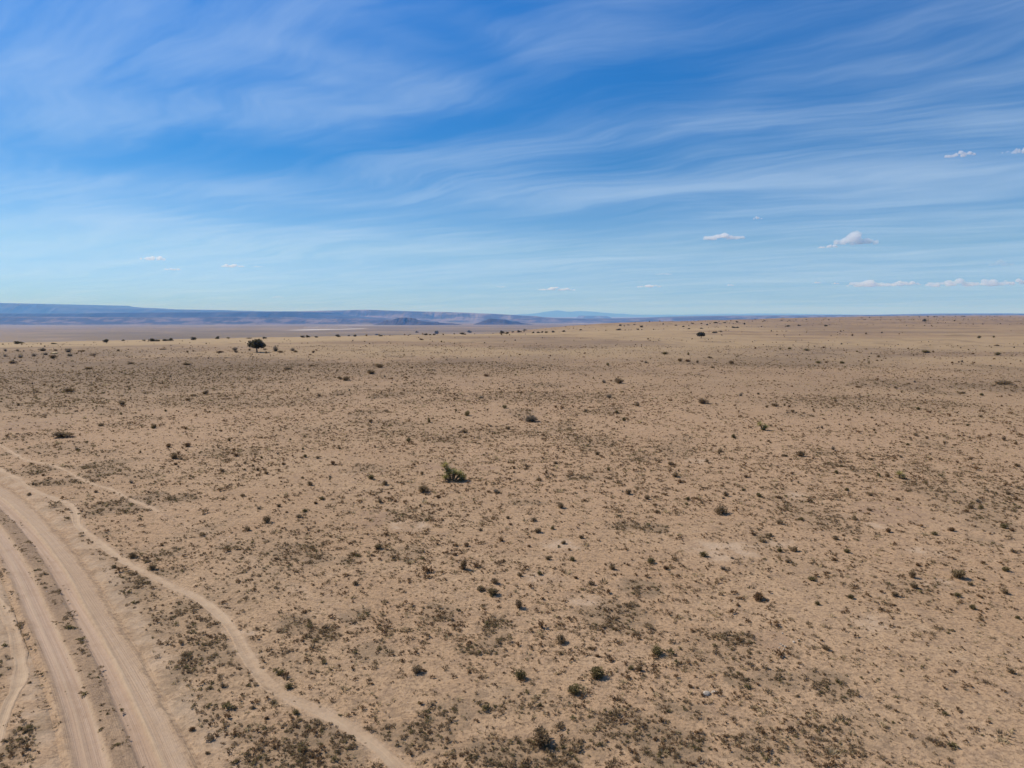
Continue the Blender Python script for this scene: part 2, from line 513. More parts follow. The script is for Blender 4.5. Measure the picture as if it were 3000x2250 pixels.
def soil(t):
    """shared soil colour and relief, from the position and the painted cover attributes"""
    pos = t.n('ShaderNodeNewGeometry').outputs['Position']
    att = t.n('ShaderNodeAttribute', attribute_name='cover')
    att2 = t.n('ShaderNodeAttribute', attribute_name='zone')
    a_mat, a_bare, a_pale = t.sep(att.outputs['Vector'])[:3]  # a_mat: shrub mats and the painted cloud shade
    z_dist, z_valley, z_straw = t.sep(att2.outputs['Vector'])[:3]
    n60 = t.noise(pos, 1 / 55, 4, .55)
    n8 = t.noise(pos, 1 / 7, 5, .6)
    n1 = t.noise(pos, 1 / 0.9, 5, .6)
    n01 = t.noise(pos, 1 / 0.11, 4, .65)
    n002 = t.noise(pos, 1 / 0.03, 2, .6)
    c = t.mix(t.rng(n8, .35, .65), (0.370, 0.236, 0.133), (0.412, 0.275, 0.160))
    c = t.mix(t.rng(n60, .38, .62), c, (0.420, 0.268, 0.155))
    c = t.mix(t.rng(n1, .50, .72, 0, .45), c, (0.27, 0.185, 0.125))
    c = t.mix(t.rng(n1, .50, .25, 0, .35), c, (0.50, 0.355, 0.225))
    c = t.mix(t.rng(n01, .515, .60, 0, .72), c, (0.190, 0.125, 0.075))
    c = t.mix(t.rng(n01, .46, .30, 0, .35), c, (0.53, 0.385, 0.25))
    n03 = t.noise(pos, 1 / 0.32, 4, .6)
    c = t.mix(t.rng(n03, .52, .61, 0, .55), c, (0.225, 0.150, 0.092))
    c = t.mix(t.rng(n002, .53, .66, 0, .4), c, (0.21, 0.145, 0.09))
    c = t.mix(t.m('MULTIPLY', a_mat, t.rng(n03, .38, .58, .42, .80)), c, (0.205, 0.143, 0.087))  # darkens shrub mats and the painted cloud shade
    c = t.mix(t.m('MULTIPLY', a_bare, t.rng(n1, .40, .56, .05, .60)), c, (0.285, 0.185, 0.118))
    c = t.mix(t.m('MULTIPLY', a_pale, t.rng(n1, .58, .42, .10, .60)), c, (0.47, 0.345, 0.235))
    # past some eighty metres the cover of grass and low brush can no longer be told apart piece by piece
    s25 = t.noise(pos, 1 / 22, 6, .65)
    s5 = t.noise(pos, 1 / 3.2, 5, .7)
    far = t.mix(t.rng(s25, .40, .62), (0.290, 0.193, 0.111), (0.215, 0.145, 0.087))
    far = t.mix(t.rng(s5, .55, .72, 0, .6), far, (0.160, 0.122, 0.088))
    far = t.mix(t.rng(s5, .46, .30, 0, .45), far, (0.40, 0.30, 0.20))
    c = t.mix(t.m('MULTIPLY', z_dist, 0.85), c, far)
    c = t.mix(t.m('MULTIPLY', z_straw, t.rng(s25, .25, .5, .55, 1.0)), c, (0.365, 0.257, 0.143))
    c = t.mix(t.m('MULTIPLY', t.m('MULTIPLY', a_mat, z_dist), .75), c, (0.160, 0.108, 0.064))  # darkens distant mats and puts the left cloud shade into the soil colour
    hl = t.noise(pos, 1 / 170, 5, .6)
    c = t.mix(t.m('MULTIPLY', t.rng(z_dist, .8, 1.0), t.rng(hl, .47, .60, 0, .55)), c, (0.185, 0.127, 0.088))
    v1 = t.noise(pos, 1 / 900, 6, .6)
    v2 = t.noise(pos, 1 / 240, 5, .6)
    val = t.mix(t.rng(v1, .38, .62), (0.245, 0.172, 0.098), (0.165, 0.120, 0.070))
    val = t.mix(t.rng(v2, .52, .70, 0, .5), val, (0.120, 0.088, 0.062))
    val = t.mix(t.rng(v2, .45, .3, 0, .5), val, (0.32, 0.225, 0.145))
    c = t.mix(z_valley, c, val)
    hgt = t.m('ADD', t.m('MULTIPLY', n1, 1.0), t.m('ADD', t.m('MULTIPLY', n01, .30), t.m('MULTIPLY', n002, .08)))
    return c, hgt, att, att2, pos


m_ground, t = new_mat("soil_and_dry_grass")
c, hgt, att, att2, pos = soil(t)
finish(m_ground, t, c, 0.95, hgt, 0.10, 0.9, 0.1)

m_valley, t = new_mat("valley_soil")
c, hgt, att, att2, pos = soil(t)
playa = t.sep(att.outputs['Vector'])[2]
c = t.mix(t.m('MULTIPLY', playa, t.rng(t.noise(pos, 1 / 160, 4, .6), .3, .6, .5, 1)), c, (0.50, 0.44, 0.38))
finish(m_valley, t, c, 0.95, None, spec=0.1)

m_road, t = new_mat("road_dust")
c, hgt, att, att2, pos = soil(t)
lane = t.n('ShaderNodeAttribute', attribute_name='lane')
l_rut, l_med, l_pale = t.sep(lane.outputs['Vector'])[:3]
lu = t.n('ShaderNodeAttribute', attribute_name='run').outputs['Vector']       # metres along, metres across
streak = t.noise(t.v('MULTIPLY', lu, (0.07, 5.0, 1)), 1.0, 5, .6)
streak2 = t.noise(t.v('MULTIPLY', lu, (0.25, 22.0, 1)), 1.0, 4, .6)
blot = t.noise(pos, 1.1, 5, .65)
grit = t.noise(pos, 22, 4, .7)
rut = t.mix(t.rng(streak, .42, .58), (0.375, 0.258, 0.172), (0.425, 0.302, 0.210))
rut = t.mix(t.rng(streak2, .54, .66, 0, .4), rut, (0.30, 0.205, 0.138))
rut = t.mix(t.rng(blot, .50, .66, 0, .5), rut, (0.325, 0.218, 0.140))
rut = t.mix(t.rng(grit, .54, .68, 0, .45), rut, (0.26, 0.178, 0.118))
med = t.mix(t.rng(t.noise(pos, 9, 5, .7), .42, .62), (0.335, 0.225, 0.142), (0.215, 0.143, 0.088))
med = t.mix(t.rng(grit, .6, .7, 0, .5), med, (0.42, 0.33, 0.26))
c = t.mix(l_rut, c, rut)
c = t.mix(l_med, c, med)
c = t.mix(t.m('MULTIPLY', l_pale, t.m('MULTIPLY', t.rng(streak, .25, .6, .45, 1), t.rng(t.noise(pos, 2.2, 4, .6), .35, .6, .5, 1))), c, (0.475, 0.345, 0.220))
hh = t.m('ADD', t.m('MULTIPLY', streak2, .5), t.m('MULTIPLY', grit, t.m('ADD', t.m('MULTIPLY', l_med, 1.0), .18)))
finish(m_road, t, c, 0.95, hh, 0.05, 0.9, 0.1)


def tint_mat(name, c0, c1, c2=None, rough=0.85, trans=0.38, nscale=None):
    m, t = new_mat(name)
    rnd = t.n('ShaderNodeObjectInfo').outputs['Random']
    c = t.mix(rnd, c0, c1)
    if c2:
        p = t.n('ShaderNodeNewGeometry').outputs['Position']
        c = t.mix(t.rng(t.noise(p, nscale or 9, 3, .6), .48, .66), c, c2)
    p = finish(m, t, c, rough, spec=0.1)
    if trans:
        out = [n for n in m.node_tree.nodes if n.type == 'OUTPUT_MATERIAL'][0]
        tl = t.n('ShaderNodeBsdfTranslucent')
        t.put(tl.inputs[0], c)
        mx = t.n('ShaderNodeMixShader')
        mx.inputs[0].default_value = trans
        t.put(mx.inputs[1], p.outputs[0])
        t.put(mx.inputs[2], tl.outputs[0])
        t.put(out.inputs[0], mx.outputs[0])
    return m


m_grass = tint_mat("dry_grass", (0.255, 0.178, 0.096), (0.160, 0.108, 0.062), (0.33, 0.24, 0.14))
m_straw = tint_mat("pale_straw", (0.50, 0.385, 0.215), (0.40, 0.30, 0.165), (0.55, 0.43, 0.25))
m_brown = tint_mat("brown_brush", (0.215, 0.125, 0.062), (0.285, 0.178, 0.092), (0.150, 0.088, 0.045))
m_grey = tint_mat("grey_brush", (0.265, 0.180, 0.098), (0.345, 0.248, 0.145), (0.175, 0.118, 0.062))
m_olive = tint_mat("olive_brush", (0.205, 0.158, 0.068), (0.265, 0.205, 0.095), (0.130, 0.098, 0.045))
m_tan = tint_mat("tan_brush", (0.30, 0.22, 0.115), (0.24, 0.175, 0.095), (0.15, 0.105, 0.06))
m_stem = tint_mat("dead_stems", (0.16, 0.115, 0.08), (0.11, 0.08, 0.055), trans=0)
m_yucca = tint_mat("yucca_leaves", (0.44, 0.37, 0.14), (0.36, 0.32, 0.12), (0.50, 0.42, 0.20), rough=0.5)
m_juniper = tint_mat("juniper_foliage", (0.078, 0.070, 0.034), (0.098, 0.086, 0.046), (0.050, 0.045, 0.024), nscale=1.2)
m_bark = tint_mat("juniper_bark", (0.12, 0.085, 0.06), (0.09, 0.065, 0.048), trans=0)
m_twigs = tint_mat("bare_grey_twigs", (0.20, 0.165, 0.125), (0.15, 0.125, 0.095))
m_pale, t = new_mat("pale_stone")
p = t.n('ShaderNodeTexCoord').outputs['Object']
finish(m_pale, t, t.mix(t.rng(t.noise(p, 7, 5, .6), .4, .65), (0.54, 0.45, 0.34), (0.38, 0.30, 0.22)), .9, t.noise(p, 18, 4, .6), .02, .7)
m_yellow, t = new_mat("yellow_stone")
p = t.n('ShaderNodeTexCoord').outputs['Object']
finish(m_yellow, t, t.mix(t.rng(t.noise(p, 3, 4, .6), .4, .65), (0.75, 0.55, 0.27), (0.58, 0.40, 0.19)), .9)


# ------------------------------------------------------------------ object helpers
def mesh_obj(name, verts, faces, mats, parent=None, col=C, smooth=False, midx=None):
    me = bpy.data.meshes.new(name)
    verts = np.asarray(verts, dtype=np.float32)
    me.vertices.add(len(verts))
    me.vertices.foreach_set('co', verts.ravel())
    if isinstance(faces, np.ndarray):
        k = faces.shape[1]
        me.loops.add(faces.size)
        me.loops.foreach_set('vertex_index', faces.astype(np.int32).ravel())
        me.polygons.add(len(faces))
        me.polygons.foreach_set('loop_start', np.arange(0, faces.size, k, dtype=np.int32))
        me.polygons.foreach_set('loop_total', np.full(len(faces), k, dtype=np.int32))
        me.update(calc_edges=True)
        me.validate()
    else:
        me = bpy.data.meshes.new(name)
        me.from_pydata([tuple(map(float, v)) for v in verts], [], faces)
    for m in (mats if isinstance(mats, (list, tuple)) else [mats]):
        me.materials.append(m)
    if smooth:
        me.polygons.foreach_set('use_smooth', np.ones(len(me.polygons), dtype=bool))
    if midx is not None:
        me.polygons.foreach_set('material_index', np.asarray(midx, dtype=np.int32))
    o = bpy.data.objects.new(name, me)
    if col:
        col.objects.link(o)
    if parent:
        o.parent = parent
    return o


def color_attr(o, name, arr):
    a = o.data.attributes.new(name, 'FLOAT_VECTOR', 'POINT')
    a.data.foreach_set('vector', np.asarray(arr, dtype=np.float32).ravel())


def tag(o, label=None, cat=None, group=None, kind=None):
    if label:
        o['label'] = label
    if cat:
        o['category'] = cat
    if group:
        o['group'] = group
    if kind:
        o['kind'] = kind
    return o


def empty(name, loc, rz=0.0, sc=(1, 1, 1)):
    o = bpy.data.objects.new(name, None)
    C.objects.link(o)
    o.empty_display_size = 0.2
    o.location = loc
    o.rotation_euler = (0, 0, rz)
    o.scale = sc
    return o


# ------------------------------------------------------------------ ground sheet (polar grid round the camera)
ang = np.concatenate([np.arange(-46, 46, 0.155), np.arange(46, 314, 2.0)])
rad = [0.0]
r_ = 3.0
while r_ < 58000:
    rad.append(r_)
    r_ *= (1.012 if r_ < 60 else 1.016) if r_ < 700 else (1.03 if r_ < 8000 else 1.06)
rad = np.array(rad[1:] + [58000.0])
A_, R_ = np.meshgrid(np.radians(ang), rad)
GX, GY = R_ * np.sin(A_), R_ * np.cos(A_)
gx, gy = GX.ravel(), GY.ravel()
gz = height(gx, gy)
nr, na = GX.shape
i0 = (np.arange(nr - 1)[:, None] * na + np.arange(na)[None, :])
i1 = (np.arange(nr - 1)[:, None] * na + (np.arange(na)[None, :] + 1) % na)
quads = np.stack([i0, i0 + na, i1 + na, i1], axis=-1).reshape(-1, 4)
GR = np.hypot(gx, gy)
GAZ = np.degrees(np.arctan2(gx, gy))
mk = masks(gx, gy)
cover = np.stack([np.clip(mk['mat'], 0, 1), np.clip(mk['bare'], 0, 1), np.clip(np.maximum(mk['pale'], np.maximum(mk['path'] * .8, mk['shoulder'] * .7)), 0, 1)], -1)  # first channel: shrub mats and the painted cloud shade
r1g = np.interp(GAZ, *R1_T)
valley = sm(-gz, 14, 45)
zdist = sm(GR + 40 * (fbm(gx / 30, gy / 30, 33, 3) - .5), 45, 170)
straw = (sm(GR, 120, 210) * sm(fbm(gx / 60, gy / 25, 55, 4), .36, .56) * np.interp(GAZ, [-36, -10, 5, 36], [.35, .7, .8, .65]))
rimband = sm(GR / r1g, .82, .90) * (GAZ < 22)
straw = np.clip(np.maximum(straw, rimband), 0, 1) * (1 - sm(-gz, 3, 9)) * (1 - .85 * sm(GR, 420, 900))
# playas on the valley floor
play = np.zeros(gx.shape)


def valley_pt(px, py):
    z = VALLEY
    for _ in range(30):
        p_ = flat_at(px, py, z)
        z = .5 * z + .5 * float(vdepth(math.hypot(*p_)))
    return p_


for (px, py, wpx, dy) in [(925, 966, 62, 2.2), (1030, 964, 26, 2.2), (1690, 946, 22, 1.2), (1090, 953, 110, .7)]:
    x0, y0 = valley_pt(px, py)
    ya, yb = valley_pt(px, py - dy)[1], valley_pt(px, py + dy)[1]
    e = ((gx - x0) / (wpx * y0 / F)) ** 2 + ((gy - y0) / ((ya - yb) / 2)) ** 2
    play = np.maximum(play, 1 - sm(e, .3, 1.2))
cov_v = cover.copy()
cov_v[:, 2] = play
zone = np.stack([zdist, valley, straw], -1)
fr = GR[quads[:, 0]] > r1g[quads[:, 0]] + 500
fv = fr & (gz[quads].mean(1) < -22)
fa = ~fv


def sub_mesh(name, faces, mat, cv):
    used, inv = np.unique(faces.ravel(), return_inverse=True)
    V = np.stack([gx, gy, gz], -1)[used]
    o = mesh_obj(name, V, inv.reshape(-1, 4)[:, ::-1], mat, smooth=True)
    color_attr(o, 'cover', cv[used])
    color_attr(o, 'zone', zone[used])
    return o


# close the hole under the camera with a fan
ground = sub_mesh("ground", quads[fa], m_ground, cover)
tag(ground, kind='structure')
k_in = mesh_obj("ground_under_viewpoint", np.vstack([[0, 0, gz[:na].mean()], np.stack([gx[:na], gy[:na], gz[:na]], -1)]),
                np.stack([np.zeros(na, int), (np.arange(na) + 1) % na + 1, np.arange(na) + 1], -1), m_ground, smooth=True)
tag(k_in, kind='structure')
k_in.name = "ground"
valley_o = sub_mesh("valley_plain", quads[fv], m_valley, cov_v)
tag(valley_o, kind='structure')

# ------------------------------------------------------------------ dirt road and footpaths
NC = 52
tt = np.linspace(0, 1, NC)
jl = 0.0 * (fbm(np.arange(NR) / 9.0, np.zeros(NR), 5, 3) - .5)
jr = 0.0 * (fbm(np.arange(NR) / 7.0, np.zeros(NR), 6, 3) - .5)
W2 = roadHW * 2
Lp = roadL + (roadL - roadR) / W2[:, None] * jl[:, None]
Rp = roadR + (roadR - roadL) / W2[:, None] * jr[:, None]
PX = Lp[:, None, :] * (1 - tt[None, :, None]) + Rp[:, None, :] * tt[None, :, None]
x_, y_ = PX[..., 0].ravel(), PX[..., 1].ravel()
run = np.r_[0, np.cumsum(np.linalg.norm(np.diff(roadC, axis=0), axis=1))]
T = np.tile(tt, NR)
wob = 0.022 * (fbm(np.repeat(run, NC) / 5.0, T * 2, 9, 3) - .5) + 0.012 * (fbm(np.repeat(run, NC) / .6, T * 12, 10, 3) - .5)
RR = np.repeat(run, NC)
rag_l = .01 + .09 * fbm(RR / .7, RR * 0, 41, 4)
rag_r = .01 + .11 * fbm(RR / .8, RR * 0, 42, 4)
TW = T + wob
rutL = sm(TW, .05, .16) * (1 - sm(TW, .31, .36))
rutR = sm(TW, .53, .57) * (1 - sm(TW, .68, .72))
medm = sm(TW, .33, .39) * (1 - sm(TW, .48, .56)) * np.repeat(.55 + .45 * sm(fbm(run / 3.0, run * 0, 12, 3), .3, .6), NC)
should = sm(TW, .70, .74) * (1 - sm(TW, .84, .99))
ridge = np.exp(-((TW - .715) / .018) ** 2) + .8 * np.exp(-((TW - .335) / .014) ** 2) + .6 * np.exp(-((TW - .20) / .02) ** 2)
edge = sm(T, rag_l, rag_l + .05) * sm(1 - T, rag_r, rag_r + .06)
zbase = height(x_, y_, False)
prof = -0.07 * rutL - 0.08 * rutR + 0.025 * medm * (1 + 1.5 * (fbm(x_ / .22, y_ / .22, 31, 3) - .5)) + 0.035 * ridge - 0.01 * should
prof += 0.012 * (fbm(x_ / .18, y_ / .18, 32, 3) - .5)
z_ = zbase + edge * prof + 0.010 - (1 - sm(T, rag_l * .5, rag_l * .5 + .04) * sm(1 - T, rag_r * .5, rag_r * .5 + .04)) * 0.05
q0 = (np.arange(NR - 1)[:, None] * NC + np.arange(NC - 1)[None, :])
rq = np.stack([q0, q0 + 1, q0 + NC + 1, q0 + NC], -1).reshape(-1, 4)
road = mesh_obj("dirt_road", np.stack([x_, y_, z_], -1), rq, m_road, smooth=True)
tag(road, kind='structure')
mk_r = masks(x_, y_)
color_attr(road, 'cover', np.stack([mk_r['mat'] * 0, mk_r['bare'], np.clip(mk_r['pale'] + .25, 0, 1)], -1))
color_attr(road, 'zone', np.zeros((len(x_), 3)))
color_attr(road, 'run', np.stack([np.repeat(run, NC), (T * np.repeat(W2, NC)), T * 0], -1))
color_attr(road, 'lane', np.stack([np.clip(rutL + rutR + should * .7, 0, 1) * edge, medm * .9, np.clip(ridge * .7 + should * .3, 0, 1) * edge], -1))


def path_strip(pl, hw0, name):
    n, nc = len(pl), 9
    tn = np.gradient(pl, axis=0)
    tn /= np.linalg.norm(tn, axis=1)[:, None]
    nrm = np.stack([tn[:, 1], -tn[:, 0]], -1)
    s = np.linspace(-1, 1, nc)
    rn = np.r_[0, np.cumsum(np.linalg.norm(np.diff(pl, axis=0), axis=1))]
    hw = hw0 * (1 + 0.9 * (fbm(rn / .9, rn * 0, 71, 4) - .5))
    mid = 0.10 * (fbm(rn / 1.7, rn * 0, 72, 2) - .5)
    Q = pl[:, None, :] + nrm[:, None, :] * (s[None, :, None] * hw[:, None, None] + mid[:, None, None])
    x, y = Q[..., 0].ravel(), Q[..., 1].ravel()
    S = np.tile(s, n)
    z = height(x, y, False) - 0.030 * (1 - sm(np.abs(S), .2, .85)) + 0.006 - 0.03 * sm(np.abs(S), .85, 1.0)
    q = (np.arange(n - 1)[:, None] * nc + np.arange(nc - 1)[None, :])
    fq = np.stack([q, q + nc, q + nc + 1, q + 1], -1).reshape(-1, 4)
    o = mesh_obj(name, np.stack([x, y, z], -1), fq[:, ::-1] if False else fq, m_road, smooth=True)
    tag(o, kind='structure')
    core = 1 - sm(np.abs(S), .55, 1.0)
    color_attr(o, 'cover', np.stack([S * 0, S * 0, .6 + 0 * S], -1))
    color_attr(o, 'zone', np.zeros((len(x), 3)))
    color_attr(o, 'run', np.stack([np.repeat(rn, nc), S * .2, S * 0], -1))
    wear = np.repeat(.6 + .4 * sm(fbm(rn / 1.3, rn * 0, 88, 3), .35, .6), nc) * (0.6 + 0.6 * fbm(x / .15, y / .15, 89, 2))
    color_attr(o, 'lane', np.stack([core * .45 * wear, S * 0, np.clip(core * .85 * wear, 0, 1)], -1))
    return o


path_strip(path1, .215, "footpath")
path_strip(path2, .14, "footpath")
sand_pl = resample(catmull([tuple(p) for p in SAND_TRACK]), 200)
path_strip(sand_pl, .20, "sandy_track")

# ------------------------------------------------------------------ mesas, buttes and mountains on the horizon


def hill_mat(name, dark, pale, amt, scale=1 / 300):
    m, t = new_mat(name)
    g = t.n('ShaderNodeNewGeometry')
    pos = g.outputs['Position']
    nz = t.sep(g.outputs['Normal'])[2]
    zz = t.sep(pos)[2]
    n = t.noise(t.v('MULTIPLY', pos, (1, 1, 3.0)), scale, 6, .65)
    st = t.noise(t.comb(0.0, 0.0, t.m('ADD', zz, t.m('MULTIPLY', t.noise(pos, scale, 3), 50))), .035, 4, .7)
    c = t.mix(t.rng(n, .47, .60, 0, amt), dark, pale)
    c = t.mix(t.rng(st, .52, .62, 0, amt * .6), c, pale)
    finish(m, t, c, 1.0, spec=0.05)
    return m


hm_far = hill_mat("far_mountain_rock", (0.03, 0.03, 0.024), (0.06, 0.055, 0.04), .4, 1 / 2200)
hm_esc = hill_mat("escarpment_rock", (0.030, 0.028, 0.020), (0.16, 0.115, 0.08), .5, 1 / 1000)
hm_mesa = hill_mat("wooded_mesa_rock", (0.022, 0.020, 0.013), (0.10, 0.075, 0.052), .45, 1 / 650)
hm_pale = hill_mat("banded_mesa_rock", (0.050, 0.040, 0.028), (0.26, 0.18, 0.12), .8, 1 / 600)
hm_bad = hill_mat("badland_rock", (0.050, 0.038, 0.028), (0.24, 0.165, 0.115), .7, 1 / 330)
hm_butte = hill_mat("dark_butte_rock", (0.030, 0.024, 0.018), (0.11, 0.08, 0.058), .6, 1 / 220)


def ridge(name, Dm, sky, mat, depth, foot=None, cliff=0.35, gully=0.5, nx=420, ny=30, seed=1, rough=0.0, gs=None, round_=False, foot_dist=None):
    """a landform standing at Dm metres: skyline points are (column, row) of the photograph"""
    depth = depth * 1.6
    foot = float(vdepth(Dm)) - 10
    xs = [(s[0] - 1500) / F * Dm for s in sky]
    zs = [CAM_H - (s[1] - HOR) / F * Dm for s in sky]
    X = np.linspace(xs[0], xs[-1], nx)
    ztop = np.interp(X, xs, zs)
    hh = np.maximum(ztop - foot, 1)
    ztop = ztop + rough * (fbm(X / (Dm / 90), X * 0, seed, 4, .55) - .5) * hh
    foot_dist = foot_dist or depth * .35
    S = np.linspace(0, 1, ny)                      # 0 at the foot in front, .55 the rim, 1 the far back
    gs = gs or Dm / 55
    V = np.zeros((ny, nx, 3))
    for j, s in enumerate(S):
        g = fbm(X / gs, np.full(nx, s * .8), seed + 3, 4, .55) - .5
        g2 = np.abs(fbm(X / (gs * .35), np.full(nx, s * .5), seed + 9, 3, .6) - .5) * 2
        if s < .55:
            q = s / .55
            prof = (1 - cliff) * q ** 1.35 if q < .8 else (1 - cliff) * .8 ** 1.35 + (1 - (1 - cliff) * .8 ** 1.35) * ((q - .8) / .2) ** .8
            y = Dm - foot_dist * (1 - q) + g * foot_dist * gully * (1 - q * .5)
            prof = prof * (1 - gully * .45 * g2 * math.sin(math.pi * min(1, q * 1.02)))
        else:
            q = (s - .55) / .45
            prof = 1.0 if not round_ else math.cos(q * math.pi / 2)
            if not round_ and q > .8:
                prof = 1 - (q - .8) / .2
            y = Dm + depth * q + g * foot_dist * gully * .5
        V[j, :, 0] = X + g2 * gs * .1
        V[j, :, 1] = y
        V[j, :, 2] = foot + (ztop - foot) * prof
    # keep the skyline as drawn: rim row stays highest
    q = (np.arange(ny - 1)[:, None] * nx + np.arange(nx - 1)[None, :])
    fq = np.stack([q, q + 1, q + nx + 1, q + nx], -1).reshape(-1, 4)
    o = mesh_obj(name, V.reshape(-1, 3), fq, mat, smooth=False)
    tag(o, kind='structure')
    return o


ridge("mountain", 52000, [(1380, 934), (1440, 926), (1497, 922.5), (1520, 921), (1550, 920), (1575, 917), (1590, 914), (1605, 912.5), (1618, 911), (1631, 909), (1645, 911), (1660, 913), (1672, 913),
      (1685, 912), (1700, 911), (1715, 912), (1735, 913), (1760, 915.5), (1780, 917), (1805, 919), (1822, 918.5), (1840, 920.5), (1870, 922), (1900, 921.5), (1935, 922.5), (1960, 921.5), (2000, 922.5), (2030, 921.2), (2060, 920.6), (2090, 921.3), (2110, 920),
      (2140, 919), (2165, 920), (2195, 919.5), (2215, 918.3), (2250, 918.6), (2300, 918.5), (2350, 919.5), (2400, 920), (2500, 921.5), (2620, 925)], hm_far, 7000, seed=4, nx=500, cliff=.1, gully=.3, round_=True)
ridge("escarpment", 22000, [(-300, 884), (-120, 885), (0, 888), (74, 889.5), (82, 891.5), (100, 894), (127, 896.5), (145, 897), (175, 898), (205, 900), (222, 902), (232, 901.5), (243, 901.5), (254, 903.5), (300, 904), (370, 904.5), (440, 905.5), (470, 907), (480, 909), (500, 909),
      (512, 908), (535, 908), (550, 910.5), (575, 911), (590, 909.8), (680, 911), (780, 912), (870, 912), (960, 913), (1100, 922)], hm_esc, 5000, seed=8, nx=520, cliff=.35, rough=.012, gully=.45)
ridge("banded_mesa", 16500, [(860, 925), (872, 912.6), (900, 911.5), (1000, 909.5), (1050, 908), (1070, 907.6), (1100, 909), (1150, 910.6), (1250, 913), (1300, 914), (1345, 915.5), (1400, 918), (1450, 919.8), (1500, 923), (1550, 926), (1572, 926.6), (1590, 929), (1640, 933),
      (1700, 937), (1800, 940)], hm_pale, 3500, seed=15, nx=520, cliff=.3, gully=.55)
ridge("wooded_mesa", 13500, [(-420, 918), (-200, 918), (0, 919), (250, 918), (300, 917), (420, 916), (600, 915), (780, 914), (850, 913.5), (885, 914), (893, 916), (900, 921), (925, 925), (1000, 930), (1100, 936), (1220, 944)], hm_mesa, 2300, seed=22, nx=520, cliff=.25, gully=.6)
ridge("badland_hills", 11500, [(-420, 934), (-200, 931), (0, 929), (120, 931), (230, 933), (300, 930), (420, 931), (500, 935), (560, 931), (620, 930), (700, 932), (760, 931), (840, 935), (940, 936), (1000, 934), (1080, 936), (1160, 940), (1250, 946)], hm_bad, 1400, seed=31,
      nx=900, cliff=.12, gully=.9, rough=.22, gs=210)
ridge("flat_topped_mesa", 27000, [(1660, 941), (1690, 937.5), (1706, 932), (1712, 926), (1722, 925.2), (1778, 925.6), (1786, 929), (1800, 936), (1830, 940)], hm_pale, 2200, seed=36, nx=160, cliff=.45, gully=.4)
ridge("low_hills", 14500, [(1500, 935), (1540, 933), (1590, 930), (1620, 932), (1650, 933.5), (1700, 934), (1760, 936), (1820, 935), (1870, 934), (1930, 933.5), (2000, 931), (2060, 929), (2120, 927.5), (2200, 926), (2330, 925), (2450, 924.2), (2600, 923.4), (2700, 922.8), (2800, 922.3), (2880, 921.4), (2930, 920.2),
      (2990, 921), (3060, 921.6), (3400, 922), (3900, 923)], hm_bad, 2500, seed=44, nx=620, cliff=.1, gully=.5, gs=400)
ridge("distant_ridge", 20000, [(2700, 922.6), (2760, 921.4), (2860, 919.6), (2940, 918.2), (3000, 918.8), (3100, 920), (3400, 920.5), (3900, 922)], hm_mesa, 2500, seed=47, nx=200, cliff=.1, gully=.3)
ridge("dark_butte", 8800, [(1096, 951), (1112, 947), (1122, 942), (1133, 938.5), (1142, 940), (1150, 938), (1160, 933), (1168, 931), (1178, 930.2), (1190, 930.6), (1203, 931.8), (1214, 934), (1226, 939), (1250, 942.5), (1285, 945), (1320, 947), (1345, 950.5)], hm_butte, 500, seed=51,
      nx=260, cliff=.2, gully=.7, rough=.05, gs=100, foot_dist=430, round_=True)
ridge("dark_butte", 9300, [(1386, 950), (1396, 947), (1410, 942), (1422, 938), (1432, 933.6), (1440, 933), (1462, 935), (1482, 936), (1494, 939.5), (1502, 942), (1512, 941.5), (1530, 946), (1560, 950)], hm_butte, 500, seed=57,
      nx=220, cliff=.25, gully=.6, rough=.05, gs=100, foot_dist=430, round_=True)

# ------------------------------------------------------------------ air
hz_w = 60000
HZ_TOP = 470.0
hv = [(sx_ * hz_w, (-3000 if sy_ < 0 else 60000), z) for z in (-215.0, HZ_TOP) for sx_, sy_ in ((-1, -1), (1, -1), (1, 1), (-1, 1))]
# the ground reaches 58 km all round, so the box does too
hv = [(x, (-60000 if y < 0 else y), z) for x, y, z in hv]
m_haze = bpy.data.materials.new("air")
m_haze.use_nodes = True
m_haze.node_tree.nodes.clear()
t = NT(m_haze.node_tree)
pv = t.n('ShaderNodeVolumePrincipled')
pv.inputs['Color'].default_value = (0.15, 0.41, 1.0, 1)
pv.inputs['Absorption Color'].default_value = (1, 1, 1, 1)
pv.inputs['Density'].default_value = 5.4e-5
o_ = t.n('ShaderNodeOutputMaterial')
t.put(o_.inputs['Volume'], pv.outputs[0])
haze = mesh_obj("haze", hv, [(3, 2, 1, 0), (4, 5, 6, 7), (0, 1, 5, 4), (1, 2, 6, 5), (2, 3, 7, 6), (3, 0, 4, 7)], m_haze)
tag(haze, kind='stuff')

# dust blowing off the playa
m_dust = bpy.data.materials.new("airborne_dust")
m_dust.use_nodes = True
m_dust.node_tree.nodes.clear()
t = NT(m_dust.node_tree)
pv = t.n('ShaderNodeVolumePrincipled')
pv.inputs['Color'].default_value = (0.93, 0.86, 0.80, 1)
pv.inputs['Density'].default_value = 0.0016
o_ = t.n('ShaderNodeOutputMaterial')
t.put(o_.inputs['Volume'], pv.outputs[0])

# ------------------------------------------------------------------ plants: shapes


